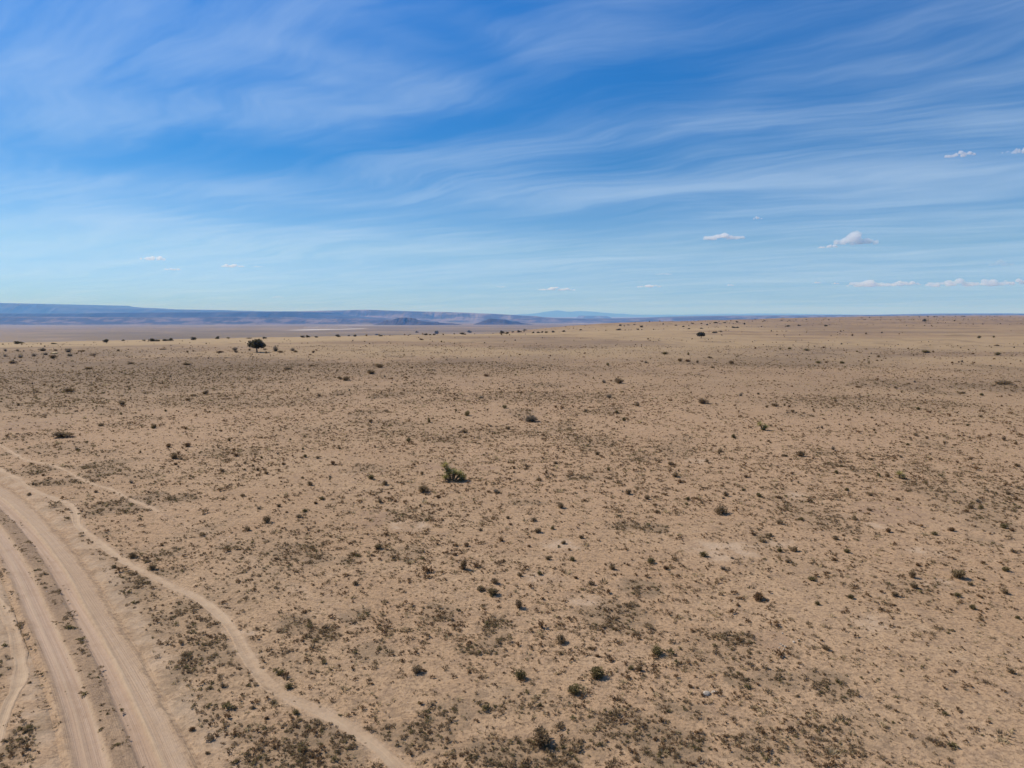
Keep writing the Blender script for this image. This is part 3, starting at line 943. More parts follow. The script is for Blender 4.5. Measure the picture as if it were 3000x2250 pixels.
def blades(n, h, rad_base, spread, wid, rs, curve=0.0, hvar=.4):
    """n narrow triangles growing up and out from a base disc"""
    V, Fc = [], []
    for i in range(n):
        a = rs.uniform(0, 2 * math.pi)
        rr = rad_base * math.sqrt(rs.random())
        bx, by = rr * math.cos(a), rr * math.sin(a)
        a2 = a + rs.uniform(-.8, .8)
        L = h * (1 - hvar * rs.random())
        tilt = spread * rs.uniform(.15, 1.0)
        tx, ty, tz = bx + L * math.sin(tilt) * math.cos(a2), by + L * math.sin(tilt) * math.sin(a2), L * math.cos(tilt)
        p = a2 + math.pi / 2 + rs.uniform(-.5, .5)
        dx, dy = wid * math.cos(p) / 2, wid * math.sin(p) / 2
        k = len(V)
        V += [(bx - dx, by - dy, -0.01), (bx + dx, by + dy, -0.01), (tx, ty, tz)]
        Fc.append((k, k + 1, k + 2))
    return V, Fc


def bushel(n, rx, h, leaf, rs, flat=0.25, lobes=5, stems=0):
    """an uneven dome of leaf clumps; rx horizontal radius, h height"""
    V, Fc = [], []
    lob = [(rs.uniform(-.45, .45) * rx, rs.uniform(-.45, .45) * rx, rs.uniform(.35, .75) * h, rs.uniform(.35, .62)) for _ in range(lobes)]
    for i in range(n):
        lx, ly, lz, ls = rs.choice(lob)
        while True:
            d = Vector((rs.gauss(0, 1), rs.gauss(0, 1), rs.gauss(0, 1)))
            if d.length > .1:
                break
        d.normalize()
        rr = (rs.random() ** .45)
        p = Vector((lx + d.x * rx * ls * rr, ly + d.y * rx * ls * rr, lz * .9 + d.z * h * ls * rr * .9))
        if p.z < 0.02 * h:
            p.z = rs.uniform(.0, .25) * h
        out = Vector((p.x, p.y, p.z * .8 + flat * h)).normalized()
        out = (out + Vector((rs.gauss(0, .5), rs.gauss(0, .5), rs.gauss(0, .4)))).normalized()
        sd_ = out.cross(Vector((rs.gauss(0, 1), rs.gauss(0, 1), rs.gauss(0, 1)))).normalized()
        L = leaf * rs.uniform(.6, 1.5)
        wv = L * rs.uniform(.18, .42)
        k = len(V)
        V += [tuple(p - sd_ * wv), tuple(p + sd_ * wv), tuple(p + out * L + sd_ * wv * .2)]
        Fc.append((k, k + 1, k + 2))
    return V, Fc


def stems_geo(n, rx, h, rs, wid=.02):
    V, Fc = [], []
    for i in range(n):
        a = rs.uniform(0, 2 * math.pi)
        e = Vector((math.cos(a) * rx * rs.uniform(.2, .85), math.sin(a) * rx * rs.uniform(.2, .85), h * rs.uniform(.5, 1.0)))
        b = Vector((math.cos(a) * rx * .06, math.sin(a) * rx * .06, -.02))
        s = Vector((-math.sin(a), math.cos(a), 0)) * wid
        u = Vector((0, 0, 1)).cross(s).normalized() * wid
        k = len(V)
        V += [tuple(b + s), tuple(b - s * .5 + u), tuple(b - s * .5 - u), tuple(e)]
        Fc += [(k, k + 1, k + 3), (k + 1, k + 2, k + 3), (k + 2, k, k + 3)]
    return V, Fc


# ------------------------------------------------------------------ ground cover scattered as stuff
def proto_collection(name, items):
    col = bpy.data.collections.new(name)
    for i, (V, Fc, m) in enumerate(items):
        mesh_obj("%s_%02d" % (name, i), V, Fc, m, col=col)
    return col


rs = random.Random(5)
tuft_items = []
for i in range(5):
    tuft_items.append((*blades(24, .10, .05, 1.2, .020, rs), m_straw if i > 2 else m_grass))
for i in range(4):
    tuft_items.append((*bushel(40, .075, .065, .042, rs, lobes=3), m_brown))
tuft_col = proto_collection("tuft_forms", tuft_items)
mat_items = []
for i in range(5):
    mat_items.append((*bushel(54, .11, .080, .042, rs, lobes=4), m_grey))
for i in range(2):
    mat_items.append((*bushel(54, .11, .075, .040, rs, lobes=4), m_olive))
mat_col = proto_collection("mat_forms", mat_items)


def scatter(name, pts, rots, scls, idx, col, label, cat):
    me = bpy.data.meshes.new(name)
    me.vertices.add(len(pts))
    me.vertices.foreach_set('co', np.asarray(pts, np.float32).ravel())
    a = me.attributes.new('rot', 'FLOAT_VECTOR', 'POINT')
    a.data.foreach_set('vector', np.asarray(rots, np.float32).ravel())
    a = me.attributes.new('scl', 'FLOAT_VECTOR', 'POINT')
    a.data.foreach_set('vector', np.asarray(scls, np.float32).ravel())
    a = me.attributes.new('pick', 'INT', 'POINT')
    a.data.foreach_set('value', np.asarray(idx, np.int32))
    o = bpy.data.objects.new(name, me)
    C.objects.link(o)
    ng = bpy.data.node_groups.new(name + "_nodes", 'GeometryNodeTree')
    ng.interface.new_socket("Geometry", in_out='INPUT', socket_type='NodeSocketGeometry')
    ng.interface.new_socket("Geometry", in_out='OUTPUT', socket_type='NodeSocketGeometry')
    gi, go = ng.nodes.new('NodeGroupInput'), ng.nodes.new('NodeGroupOutput')
    ci = ng.nodes.new('GeometryNodeCollectionInfo')
    ci.inputs['Collection'].default_value = col
    ci.inputs['Separate Children'].default_value = True
    ci.inputs['Reset Children'].default_value = True
    ip = ng.nodes.new('GeometryNodeInstanceOnPoints')
    ip.inputs['Pick Instance'].default_value = True
    L = ng.links.new
    L(gi.outputs[0], ip.inputs['Points'])
    L(ci.outputs[0], ip.inputs['Instance'])
    for nm, tp, sock in (('rot', 'FLOAT_VECTOR', 'Rotation'), ('scl', 'FLOAT_VECTOR', 'Scale'), ('pick', 'INT', 'Instance Index')):
        na_ = ng.nodes.new('GeometryNodeInputNamedAttribute')
        na_.data_type = tp
        na_.inputs['Name'].default_value = nm
        L(na_.outputs['Attribute'], ip.inputs[sock])
    L(ip.outputs[0], go.inputs[0])
    md = o.modifiers.new("scatter", 'NODES')
    md.node_group = ng
    tag(o, label, cat, kind='stuff')
    return o


def sample_field(r0, r1, n, half=50):
    """points evenly spread over the sector of ground in front of the camera"""
    a = np.radians(rng.uniform(-half, half, n))
    r = np.sqrt(rng.uniform(r0 ** 2, r1 ** 2, n))
    return r * np.sin(a), r * np.cos(a)


def keep_mask(x, y, p):
    return rng.random(len(x)) < p


tp, ts, mp, ms = [], [], [], []
SECT = math.radians(100) / 2
for (r0, r1, dens, mdens, sc, msc) in [(11, 22, 210, 150, .46, .48), (22, 36, 130, 100, .50, .52), (36, 60, 64, 52, .60, .62), (60, 95, 24, 20, .76, .82), (95, 150, 8, 5.5, .95, 1.1), (150, 230, 1.6, 1.0, 1.2, 1.4)]:
    area = SECT * (r1 ** 2 - r0 ** 2)
    n = int(area * dens)
    x, y = sample_field(r0, r1, n)
    mk = masks(x, y)
    rr = np.hypot(x, y)
    cl = fbm(x / .45, y / .45, 101, 3)
    cl2 = fbm(x / 6, y / 6, 102, 3)
    p = (0.09 + 0.66 * sm(cl, .42, .64)) * (0.30 + .70 * sm(cl2, .35, .6))
    p *= (1 - mk['track']) * (1 - mk['path']) * (1 - .75 * mk['bare']) * (1 - .65 * mk['pale']) * (1 - .6 * mk['shoulder'])
    k = keep_mask(x, y, p)
    x, y = x[k], y[k]
    s = rng.lognormal(-.17, .46, len(x)) * sc
    tp.append(np.stack([x, y, height(x, y)], -1))
    ts.append(s)
    n = int(area * mdens)
    x, y = sample_field(r0, r1, n)
    mk = masks(x, y)
    cl = fbm(x / .40, y / .40, 111, 3)
    p = np.clip(mk['mat'], 0, 1.2) * (.08 + .62 * sm(cl, .42, .64)) + .006
    p *= (1 - mk['track']) * (1 - mk['path']) * (1 - .9 * mk['bare'])
    k = keep_mask(x, y, p)
    x, y = x[k], y[k]
    s = rng.lognormal(-.10, .38, len(x)) * msc
    mp.append(np.stack([x, y, height(x, y)], -1))
    ms.append(s)
tp, ts, mp, ms = np.vstack(tp), np.concatenate(ts), np.vstack(mp), np.concatenate(ms)


def rots_for(n):
    return np.stack([rng.normal(0, .10, n), rng.normal(0, .10, n), rng.uniform(0, 6.283, n)], -1)


tuft_o = scatter("grass_tufts", tp, rots_for(len(tp)), np.stack([ts * rng.uniform(.9, 1.5, len(ts)), ts * rng.uniform(.9, 1.5, len(ts)), ts], -1),
                 rng.choice(len(tuft_items), len(tp), p=np.array([.13] * 5 + [.0875] * 4)), tuft_col,
                 "small dry tufts of grass dotted all over the sandy ground", "grass")
brush_o = scatter("low_brush", mp, rots_for(len(mp)), np.stack([ms * rng.uniform(.9, 1.4, len(ms)), ms * rng.uniform(.9, 1.4, len(ms)), ms], -1),
                  rng.integers(0, len(mat_items), len(mp)), mat_col,
                  "dark grey low brush growing in mats over the sand", "brush")
print("tufts", len(tp), "brush", len(mp))

# tufts along the median and edges of the road
kk = rng.integers(5, NR - 5, 5200)
tv = np.where(rng.random(5200) < .55, rng.normal(.47, .035, 5200), np.where(rng.random(5200) < .5, rng.normal(.015, .02, 5200), rng.normal(.40, .03, 5200)))
x = roadL[kk, 0] * (1 - tv) + roadR[kk, 0] * tv + rng.normal(0, .03, 5200)
y = roadL[kk, 1] * (1 - tv) + roadR[kk, 1] * tv + rng.normal(0, .15, 5200)
cl = fbm(x / .4, y / .4, 120, 3) + .0 * x
k = rng.random(len(x)) < sm(cl, .46, .66) * np.where(tv < .2, .9, .8)
x, y = x[k], y[k]
s = rng.lognormal(-1.0, .45, len(x))
scatter("road_weeds", np.stack([x, y, height(x, y, False) + .005], -1), rots_for(len(x)), np.stack([s, s, s * .8], -1), rng.integers(0, 7, len(x)), mat_col,
        "small dark weeds along the strip between the wheel tracks", "weeds")

# ------------------------------------------------------------------ single shrubs
# (column, row of the base, width in px, kind, [height/width]) kinds: g grey, o olive, b brown, t tan, w bare twigs
SHRUBS = [
    (1645, 1885, 44, 'g'), (1222, 1972, 40, 'g'), (1526, 1990, 46, 'o'), (1745, 1985, 56, 'o'), (1682, 2032, 52, 'o'), (1922, 1918, 44, 'o'), (1590, 2178, 76, 'g'), (1407, 1732, 30, 't'), (1446, 1742, 40, 't'), (1450, 1709, 34, 'g'),
    (1230, 2062, 20, 'o'), (1583, 2070, 20, 'o'), (1848, 1961, 26, 'o'), (1749, 1925, 20, 'b'), (1643, 1916, 20, 'g'), (1978, 1924, 13, 'b'), (1088, 1403, 28, 'o'), (1126, 1421, 28, 'g'), (1238, 1441, 40, 'g'), (1283, 1459, 20, 'b'),
    (1158, 1471, 18, 'b'), (1366, 1601, 26, 'b'), (1468, 1585, 22, 'b'), (1108, 1609, 34, 't'), (1332, 1627, 20, 'b'), (1356, 1668, 32, 'g', 1.2), (1407, 1555, 18, 'g'), (1575, 1560, 30, 'g'), (1617, 1551, 22, 'o'), (1650, 1594, 22, 'g'),
    (1551, 1603, 18, 'b'), (1703, 1577, 22, 'g'), (1606, 1641, 26, 'g'), (1678, 1643, 26, 'o'), (1794, 1668, 30, 'g'), (1523, 1688, 24, 'g'), (1581, 1686, 24, 'o'), (1906, 1648, 34, 'o'), (1952, 1668, 26, 'b'), (1688, 1695, 20, 'b'),
    (1733, 1714, 26, 'g'), (1840, 1448, 32, 'g'), (1895, 1463, 24, 'g'), (1643, 1488, 34, 'g'), (1454, 1445, 28, 'w'), (1750, 1333, 22, 'g'), (1627, 1359, 18, 'g'), (1544, 1367, 18, 'g'), (1579, 1409, 22, 'g'), (1554, 1234, 60, 'w', .35),
    (1367, 1218, 30, 'o'), (1258, 1238, 16, 'o', 1.0), (1196, 1293, 22, 'o'), (1963, 1363, 20, 'g'), (1980, 1397, 30, 'g'), (1992, 1414, 22, 'b'), (1928, 1501, 18, 'g'), (1563, 1527, 24, 'g'), (1496, 1539, 16, 'b'), (1488, 1520, 18, 'g'),
    (1668, 1613, 16, 'b'), (1040, 1714, 26, 'g'), (1362, 1268, 24, 'g'), (1488, 1258, 20, 'g'), (1086, 1238, 20, 'g'), (2600, 1398, 22, 'g'), (2127, 1454, 22, 'g', .9), (2224, 1456, 28, 'o'), (2441, 1318, 17, 'w', .9), (2111, 1325, 20, 'g'),
    (2122, 1311, 13, 'g'), (2344, 1337, 34, 'g'), (2296, 1337, 17, 'g'), (2185, 1399, 18, 'b'), (2481, 1438, 20, 'o'), (2013, 1465, 22, 'o'), (2011, 1480, 18, 'o'), (2056, 1475, 17, 'g'), (2108, 1505, 52, 'g', .4), (2284, 1535, 28, 'g'),
    (2253, 1571, 24, 'g'), (2232, 1587, 32, 'g', .4), (2447, 1581, 26, 'g'), (2470, 1570, 15, 'b'), (2326, 1616, 32, 'g'), (2286, 1618, 26, 'o'), (2062, 1631, 32, 'o'), (2479, 1619, 28, 'o'), (2145, 1637, 18, 'w'), (2119, 1669, 28, 'w'),
    (2445, 1643, 20, 'b'), (2307, 1648, 22, 'g'), (2380, 1700, 34, 'o', .4), (2672, 1693, 30, 'g', .8), (2805, 1692, 46, 't'), (2677, 1723, 34, 'g'), (2843, 1715, 22, 't'), (2944, 1738, 32, 'g'), (2803, 1748, 30, 'o'), (2971, 1620, 26, 'g'),
    (2940, 1547, 32, 'o'), (2966, 1558, 18, 'b'), (2736, 1567, 24, 'o'), (2786, 1555, 28, 'b'), (2603, 1559, 26, 'b'), (2505, 1524, 26, 'g'), (2347, 1524, 20, 'o'), (2547, 1497, 20, 'g'), (2630, 1466, 20, 'b'), (2551, 1453, 20, 'g'),
    (2844, 1490, 26, 'g'), (2875, 1490, 22, 'o'), (2833, 1501, 18, 'b'), (2866, 1472, 24, 'w'), (2953, 1449, 22, 'g'), (2980, 1367, 24, 'g'), (2682, 1277, 20, 'g'), (2944, 1673, 32, 'o'), (2691, 1659, 22, 'b'), (2881, 1652, 20, 'b'),
    (2221, 1756, 44, 'b'), (2397, 1772, 24, 'o'), (2622, 1748, 28, 'g'), (2492, 1752, 28, 'o'), (2418, 1904, 30, 'g'), (2162, 1775, 18, 'b'), (2849, 1785, 28, 'o'), (2874, 1816, 18, 'g'), (2980, 1813, 22, 'o'), (2792, 1849, 15, 'g'),
    (2022, 2014, 22, 'b'), (2043, 2016, 14, 'b'), (2338, 2042, 18, 'g'), (2962, 1972, 30, 'g'), (2770, 2094, 22, 'o'), (188, 1280, 66, 'g', .28), (511, 1343, 36, 'g'), (515, 1362, 17, 'b'), (651, 1382, 22, 'g'), (549, 1309, 26, 'b'),
    (493, 1310, 26, 'b'), (452, 1254, 24, 'g'), (296, 1249, 20, 'g'), (718, 1358, 15, 'g'), (740, 1366, 14, 'g'), (756, 1380, 15, 'g', .8), (781, 1389, 20, 'g'), (745, 1353, 12, 'b'), (819, 1402, 11, 'b'), (824, 1412, 11, 'b'),
    (887, 1402, 15, 'g'), (831, 1362, 17, 'b'), (692, 1337, 20, 'b'), (967, 1399, 16, 'w'), (908, 1423, 26, 'g'), (711, 1455, 18, 'g'), (782, 1530, 30, 'g', .8), (725, 1555, 26, 'g'), (876, 1517, 22, 'g'), (894, 1500, 20, 'o'),
    (817, 1485, 20, 'g'), (944, 1464, 20, 'o'), (926, 1476, 18, 'b'), (759, 1491, 20, 'w'), (474, 1599, 17, 'b'), (388, 1634, 34, 'g'), (447, 1668, 34, 'g'), (280, 1443, 16, 'b'), (86, 1451, 18, 'g'), (183, 1459, 13, 'b'),
    (334, 1664, 22, 't'), (226, 1318, 20, 'w'), (839, 1502, 13, 'b'), (800, 2062, 26, 't'), (868, 2092, 28, 'o'), (740, 2076, 22, 'g'), (689, 2078, 20, 'g'), (848, 2018, 34, 'o'), (822, 1978, 36, 'o'), (564, 2139, 28, 'b'),
    (610, 2208, 20, 'g'), (781, 2106, 22, 'b'), (86, 2003, 15, 'g'), (149, 1721, 11, 'g'),
    # further out
    (16, 1029, 16, 'w', .6), (52, 1029, 16, 'w', .5), (125, 1028, 34, 'w', .35), (164, 1028, 20, 'g', .3), (200, 1032, 28, 'w', .5), (240, 1030, 26, 'g', .25), (15, 1045, 18, 'w', .5), (60, 1048, 24, 'w', .5), (100, 1044, 22, 'w', .5), (133, 1040, 24, 'w', .4),
    (155, 1050, 28, 'g', .4), (205, 1044, 28, 'w', .4), (272, 1042, 26, 'g', .3), (36, 1065, 34, 'g', .3), (346, 1029, 12, 'g'), (262, 1081, 42, 'g', .16), (384, 1066, 30, 'g', .2), (480, 1024, 34, 'g', .12), (547, 1069, 42, 'g', .18), (549, 1033, 12, 'g'),
    (567, 1030, 10, 'g'), (642, 1033, 34, 'g', .2), (688, 1027, 26, 'w', .5), (692, 1033, 16, 'g'), (731, 1027, 11, 'g'), (780, 1035, 12, 'g'), (776, 1025, 16, 'g', .3), (808, 1029, 26, 'w', .75), (822, 1033, 28, 'g', .25), (858, 1028, 22, 'w', .5),
    (867, 1032, 22, 'g', .3), (918, 1034, 14, 'g'), (842, 1082, 36, 'g', .2), (917, 1073, 30, 'g', .22), (202, 1148, 50, 'g', .22), (358, 1185, 32, 'g', .4), (600, 1154, 28, 'g', .45), (566, 1161, 24, 'g', .3), (551, 1173, 26, 'g', .3), (935, 1162, 18, 'g'),
    (998, 1112, 22, 'g'), (1113, 1077, 40, 'g', .3), (1088, 1095, 42, 'g', .32), (1012, 1115, 36, 'g', .4), (1425, 1103, 26, 'b', .35), (1235, 996, 18, 'g', .35), (1814, 1123, 42, 'g', .42), (1770, 1122, 20, 'w', .6), (1948, 1038, 28, 'o', .3), (1893, 1064, 16, 'w', .5),
    (1993, 1059, 20, 'g', .5), (1780, 1071, 16, 'o', .6), (1784, 1166, 26, 'w', .6), (1409, 1167, 22, 'w', .4), (1237, 1167, 12, 'g'), (1332, 1171, 14, 'g'), (1479, 1197, 24, 'o', .5), (1868, 1190, 20, 'g', .6), (1628, 1194, 14, 'b'), (2712, 1034, 36, 'o', .28),
    (2922, 1041, 22, 'o', .5), (2573, 1047, 16, 'g', .5), (2398, 1065, 22, 'o', .4), (2420, 1063, 12, 'b', .5), (2466, 1065, 22, 'o', .4), (2312, 1023, 18, 'o', .4), (2286, 1024, 12, 'o', .4), (2364, 1028, 22, 'o', .35), (2413, 1020, 12, 'b', .5), (2942, 1126, 64, 'g', .2),
    (2922, 1014, 22, 'g', .25), (2868, 991, 13, 'o', .7), (2911, 989, 11, 'o', .6), (2142, 1066, 22, 'g', .5), (2086, 1078, 20, 'g', .3), (2043, 1063, 11, 'g', .8), (2016, 1060, 24, 'b', .4), (2016, 1040, 10, 'o', 1.0), (2081, 1050, 20, 'g', .4), (2059, 1182, 40, 'g', .4),
    (2270, 1191, 28, 'g', .4), (2312, 1193, 14, 'b'), (2221, 1156, 13, 'g'), (2170, 1160, 18, 'w', .6), (2448, 1176, 16, 'g'), (2814, 1153, 32, 'g', .25), (2515, 1135, 28, 'b', .2), (2624, 1138, 16, 'g', .5), (2877, 1159, 18, 'o', .5), (2734, 1032, 12, 'g', .4)]

KIND = {'g': (m_grey, 'grey'), 'o': (m_olive, 'olive'), 'b': (m_brown, 'brown'), 't': (m_tan, 'straw-coloured'), 'w': (m_twigs, 'pale twiggy')}
forms = {}
rs = random.Random(23)
for kd, (mt, _) in KIND.items():
    lst = []
    for q in range(4):
        if kd == 'w':
            V, Fc = blades(330, 1.0, .18, 1.15, .035, rs, hvar=.55)
            V = [(x * .62, y * .62, z) for x, y, z in V]
            V2, F2 = bushel(170, .45, 1.0, .10, rs, lobes=6)
        else:
            V, Fc = blades(110, .95, .22, 1.05, .05, rs, hvar=.5)
            V = [(x * .60, y * .60, z) for x, y, z in V]
            V2, F2 = bushel(430, .47, .92, .13, rs, lobes=7)
        off = len(V)
        V = V + V2
        Fc = Fc + [tuple(i + off for i in f) for f in F2]
        lo = mesh_obj("foliage", V, Fc, mt, col=None)
        V3, F3 = stems_geo(16, .42, .85, rs, .022)
        st = mesh_obj("stems", V3, F3, m_stem, col=None)
        lst.append((lo.data, st.data))
    forms[kd] = lst

# named marks of the place that the labels refer to
MARKS = [(1325, 1390, "the many-headed yucca"), (2237, 1250, "the small dark yucca"), (2635, 1397, "the yellow-green yucca"), (1554, 1234, "the wide pale twiggy bush"), (2077, 2030, "the cream rock slab"),
         (2245, 1868, "the bare mauve patch"), (1430, 1735, "the straw shrub pair"), (217, 1498, "the sharp bend in the footpath"), (753, 1032, "the lone juniper with a trunk"), (2942, 1126, "the long right-edge bush"),
         (188, 1280, "the wide left-edge bush"), (1778, 1795, "the big oval brush mat"), (2805, 1692, "the big straw-coloured bush"), (1088, 1095, "the pair of wide grey bushes"), (1814, 1123, "the round-topped grey bush"),
         (2712, 1034, "the wide olive bush near horizon"), (161, 1037, "the yellow rock"), (1590, 2178, "the largest foreground bush"), (700, 1950, "the footpath's lower curve"), (782, 1530, "the dark bush over open sand")]


def words(px, py, marks, taken):
    best = None
    for (mx, my, nm) in marks:
        dx, dy = px - mx, (py - my) * 1.6
        d = math.hypot(dx, dy)
        if d < 12:
            continue
        if best is None or d < best[0]:
            best = (d, dx, dy, nm)
    d, dx, dy, nm = best
    a = math.degrees(math.atan2(-dy, dx)) % 360
    names = ["right of", "right of and beyond", "straight beyond", "left of and beyond", "left of", "left of and below", "straight below", "right of and below"]
    return names[int((a + 22.5) // 45) % 8], nm, d


ORD = ["nearest", "second", "third", "fourth", "fifth", "sixth", "seventh", "eighth", "ninth", "tenth", "eleventh", "twelfth", "thirteenth", "fourteenth"]
SPECIAL = {(1645, 1885): "round dark grey shrub alone on open sand, topmost of the foreground cluster",
           (1526, 1990): "olive shrub at the left of the foreground shrub cluster",
           (1745, 1985): "dense dark olive shrub, largest of the foreground cluster",
           (1682, 2032): "olive shrub with straw top, lowest of the foreground cluster",
           (1222, 1972): "slanting dark grey shrub alone between two brush mats",
           (1590, 2178): "broad grey shrub at bottom centre, largest in the foreground",
           (1407, 1732): "left and smaller bush of the straw-coloured shrub pair",
           (1446, 1742): "right and larger bush of the straw-coloured shrub pair",
           (1554, 1234): "wide pale twiggy bush beyond the many-headed yucca",
           (188, 1280): "wide flat dark bush near the left edge beyond the footpaths",
           (2942, 1126): "long low dark bush near the right edge of the plain",
           (2805, 1692): "big straw-coloured bush with dark base in the right foreground",
           (1814, 1123): "round-topped grey bush with a paler bush at its left",
           (2712, 1034): "wide low olive bush near the horizon at right",
           (1088, 1095): "lower one of the pair of wide grey bushes",
           (1113, 1077): "upper one of the pair of wide grey bushes",
           (782, 1530): "upright dark bush over open sand, right of the long brush mat",
           (800, 2062): "yellowish grassy bush at the right edge of the footpath"}
rank = {}
todo = []
for e in SHRUBS:
    dirn, nm, d = words(e[0], e[1], MARKS, None)
    todo.append((d, e, dirn, nm))
todo.sort(key=lambda q: q[0])
used_labels = set()
for d, e, dirn, nm in todo:
    px, py, wpx, kd = e[:4]
    asp = e[4] if len(e) > 4 else 0.55
    loc, dist = at(px, py)
    depth = loc.y * math.cos(PITCH) + (CAM_H - loc.z) * math.sin(PITCH)
    wm = wpx / F * depth * (1.02 if wpx > 36 and py > 1150 else .88)
    hm = wm * asp * 1.05
    fm, sm_ = random.choice(forms[kd])
    rz = random.uniform(0, 6.28)
    if e[:2] in SPECIAL:
        label = SPECIAL[e[:2]]
    else:
        key = (dirn, nm, KIND[kd][1])
        rank[key] = rank.get(key, -1) + 1
        n_ = rank[key]
        label = "%s%s %s, %s %s" % ((ORD[n_] + " ") if n_ > 0 else "", KIND[kd][1], "bush" if wpx > 24 else "shrub", dirn, nm)
        if n_ == 0:
            label = ("broad " if wpx >= 32 else ("small " if wpx < 17 else "")) + label
    while label in used_labels:
        label += " further out"
    used_labels.add(label)
    name = "desert_bush" if wpx > 24 else "desert_shrub"
    if wpx >= 27:
        o = empty(name, loc - Vector((0, 0, .02)), rz, (wm, wm, hm))
        for dat, nm2 in ((fm, "foliage"), (sm_, "stems")):
            ch = bpy.data.objects.new(nm2, dat)
            C.objects.link(ch)
            ch.parent = o
    else:
        o = bpy.data.objects.new(name, fm)
        C.objects.link(o)
        o.location = loc - Vector((0, 0, .02))
        o.rotation_euler = (0, 0, rz)
        o.scale = (wm, wm, hm)
    tag(o, label, "bush" if wpx > 24 else "shrub", "scattered desert shrubs")
print("shrubs", len(SHRUBS))

# a scatter of smaller shrubs past the three hundred named ones
sp, ss = [], []
for (r0, r1, dens, sz0) in [(14, 45, .060, .17), (45, 110, .045, .24), (110, 300, .012, .36)]:
    n = int(SECT * (r1 ** 2 - r0 ** 2) * dens * 2.2)
    x, y = sample_field(r0, r1, n)
    mk = masks(x, y)
    p = sm(fbm(x / 14, y / 14, 131, 3), .38, .6) * (1 - mk['track']) * (1 - mk['path']) * (1 - mk['bare'])
    k = keep_mask(x, y, p) & (height(x, y) > -3)
    x, y = x[k], y[k]
    sp.append(np.stack([x, y, height(x, y)], -1))
    ss.append(rng.lognormal(0, .35, len(x)) * sz0)
# brush on the farther slopes
x, y = sample_field(330, 2600, 22000, 42)
z = height(x, y)
azp = np.degrees(np.arctan2(x, y))
k = (z > -20) & (azp > -12) & keep_mask(x, y, sm(fbm(x / 60, y / 60, 133, 3), .42, .62))
sp.append(np.stack([x[k], y[k], z[k]], -1))
ss.append(rng.lognormal(0, .4, k.sum()) * .75)
sp, ss = np.vstack(sp), np.concatenate(ss)
fcol = bpy.data.collections.new("shrub_forms")
i_ = 0
for kd in 'ggobw':
    ob = bpy.data.objects.new("shrub_form_%02d" % i_, forms[kd][i_ % 4][0])
    fcol.objects.link(ob)
    i_ += 1
scatter("small_shrubs", sp, rots_for(len(sp)) * np.array([.3, .3, 1]), np.stack([ss, ss, ss * rng.uniform(.4, .75, len(ss))], -1), rng.integers(0, 5, len(sp)), fcol,
        "countless small dark shrubs sprinkled between the larger bushes", "brush")
print("small shrubs", len(sp))


# ------------------------------------------------------------------ yuccas
def leaf_fan(n, L, wid, rs, up=.3, centre=(0, 0, 0)):
    V, Fc = [], []
    c0 = Vector(centre)
    for i in range(n):
        a = rs.uniform(0, 2 * math.pi)
        el = math.asin(max(-.35, min(1, rs.uniform(-.25 + up, 1.0))))
        l = L * rs.uniform(.75, 1.1)
        d = Vector((math.cos(el) * math.cos(a), math.cos(el) * math.sin(a), math.sin(el)))
        sd_ = d.cross(Vector((0, 0, 1)))
        sd_ = sd_.normalized() * wid if sd_.length > .01 else Vector((wid, 0, 0))
        nn = sd_.cross(d).normalized() * wid * .5
        b, m, e = c0 + d * L * .06, c0 + d * l * .5, c0 + d * l - Vector((0, 0, l * .08))
        k = len(V)
        V += [tuple(b - sd_ * .6), tuple(b + sd_ * .6), tuple(m + sd_), tuple(m - sd_), tuple(m - nn), tuple(e)]
        Fc += [(k, k + 1, k + 4), (k + 1, k + 2, k + 4), (k, k + 4, k + 3), (k + 3, k + 4, k + 5), (k + 4, k + 2, k + 5)]
    return V, Fc


def tube(p0, p1, r0, r1, n=7):
    a, b = Vector(p0), Vector(p1)
    d = (b - a).normalized()
    u = d.cross(Vector((.3, .9, .2))).normalized()
    v = d.cross(u)
    V, Fc = [], []
    for (c, r) in ((a, r0), (b, r1)):
        for i in range(n):
            q = 2 * math.pi * i / n
            V.append(tuple(c + u * r * math.cos(q) + v * r * math.sin(q)))
    for i in range(n):
        j = (i + 1) % n
        Fc.append((i, j, n + j, n + i))
    Fc.append(tuple(range(n - 1, -1, -1)))
    Fc.append(tuple(range(n, 2 * n)))
    return V, Fc


def yucca(px, py, heads, label, size):
    size = size * .92
    loc, _ = at(px, py)
    root = empty("yucca", loc)
    tag(root, label, "yucca")
    rs = random.Random(int(px))
    tV, tF = [], []
    for (hx, hy, hz, hl) in heads:
        hx, hy, hz, hl = hx * size, hy * size, hz * size, hl * size
        if hz > .12:
            v, f = tube((hx * .25, hy * .25, -.05), (hx, hy, hz), .07 * size, .05 * size)
            off = len(tV)
            tV += v
            tF += [tuple(i + off for i in q) for q in f]
        v, f = leaf_fan(70, hl, .022 * max(size, .8), rs, .25, (0, 0, 0))
        h = mesh_obj("rosette", v, f, m_yucca, root)
        h.location = (hx, hy, max(hz, .06))
        h.rotation_euler = (rs.uniform(-.3, .3), rs.uniform(-.3, .3), 0)
        v, f = leaf_fan(30, hl * .7, .02 * size, rs, -.35, (0, 0, 0))
        v = [(x, y, -abs(z) * .7 - .02) for x, y, z in v]
        s_ = mesh_obj("dead_skirt", v, f, m_tan, h)
    if tV:
        mesh_obj("trunk", tV, tF, m_stem, root)
    return root


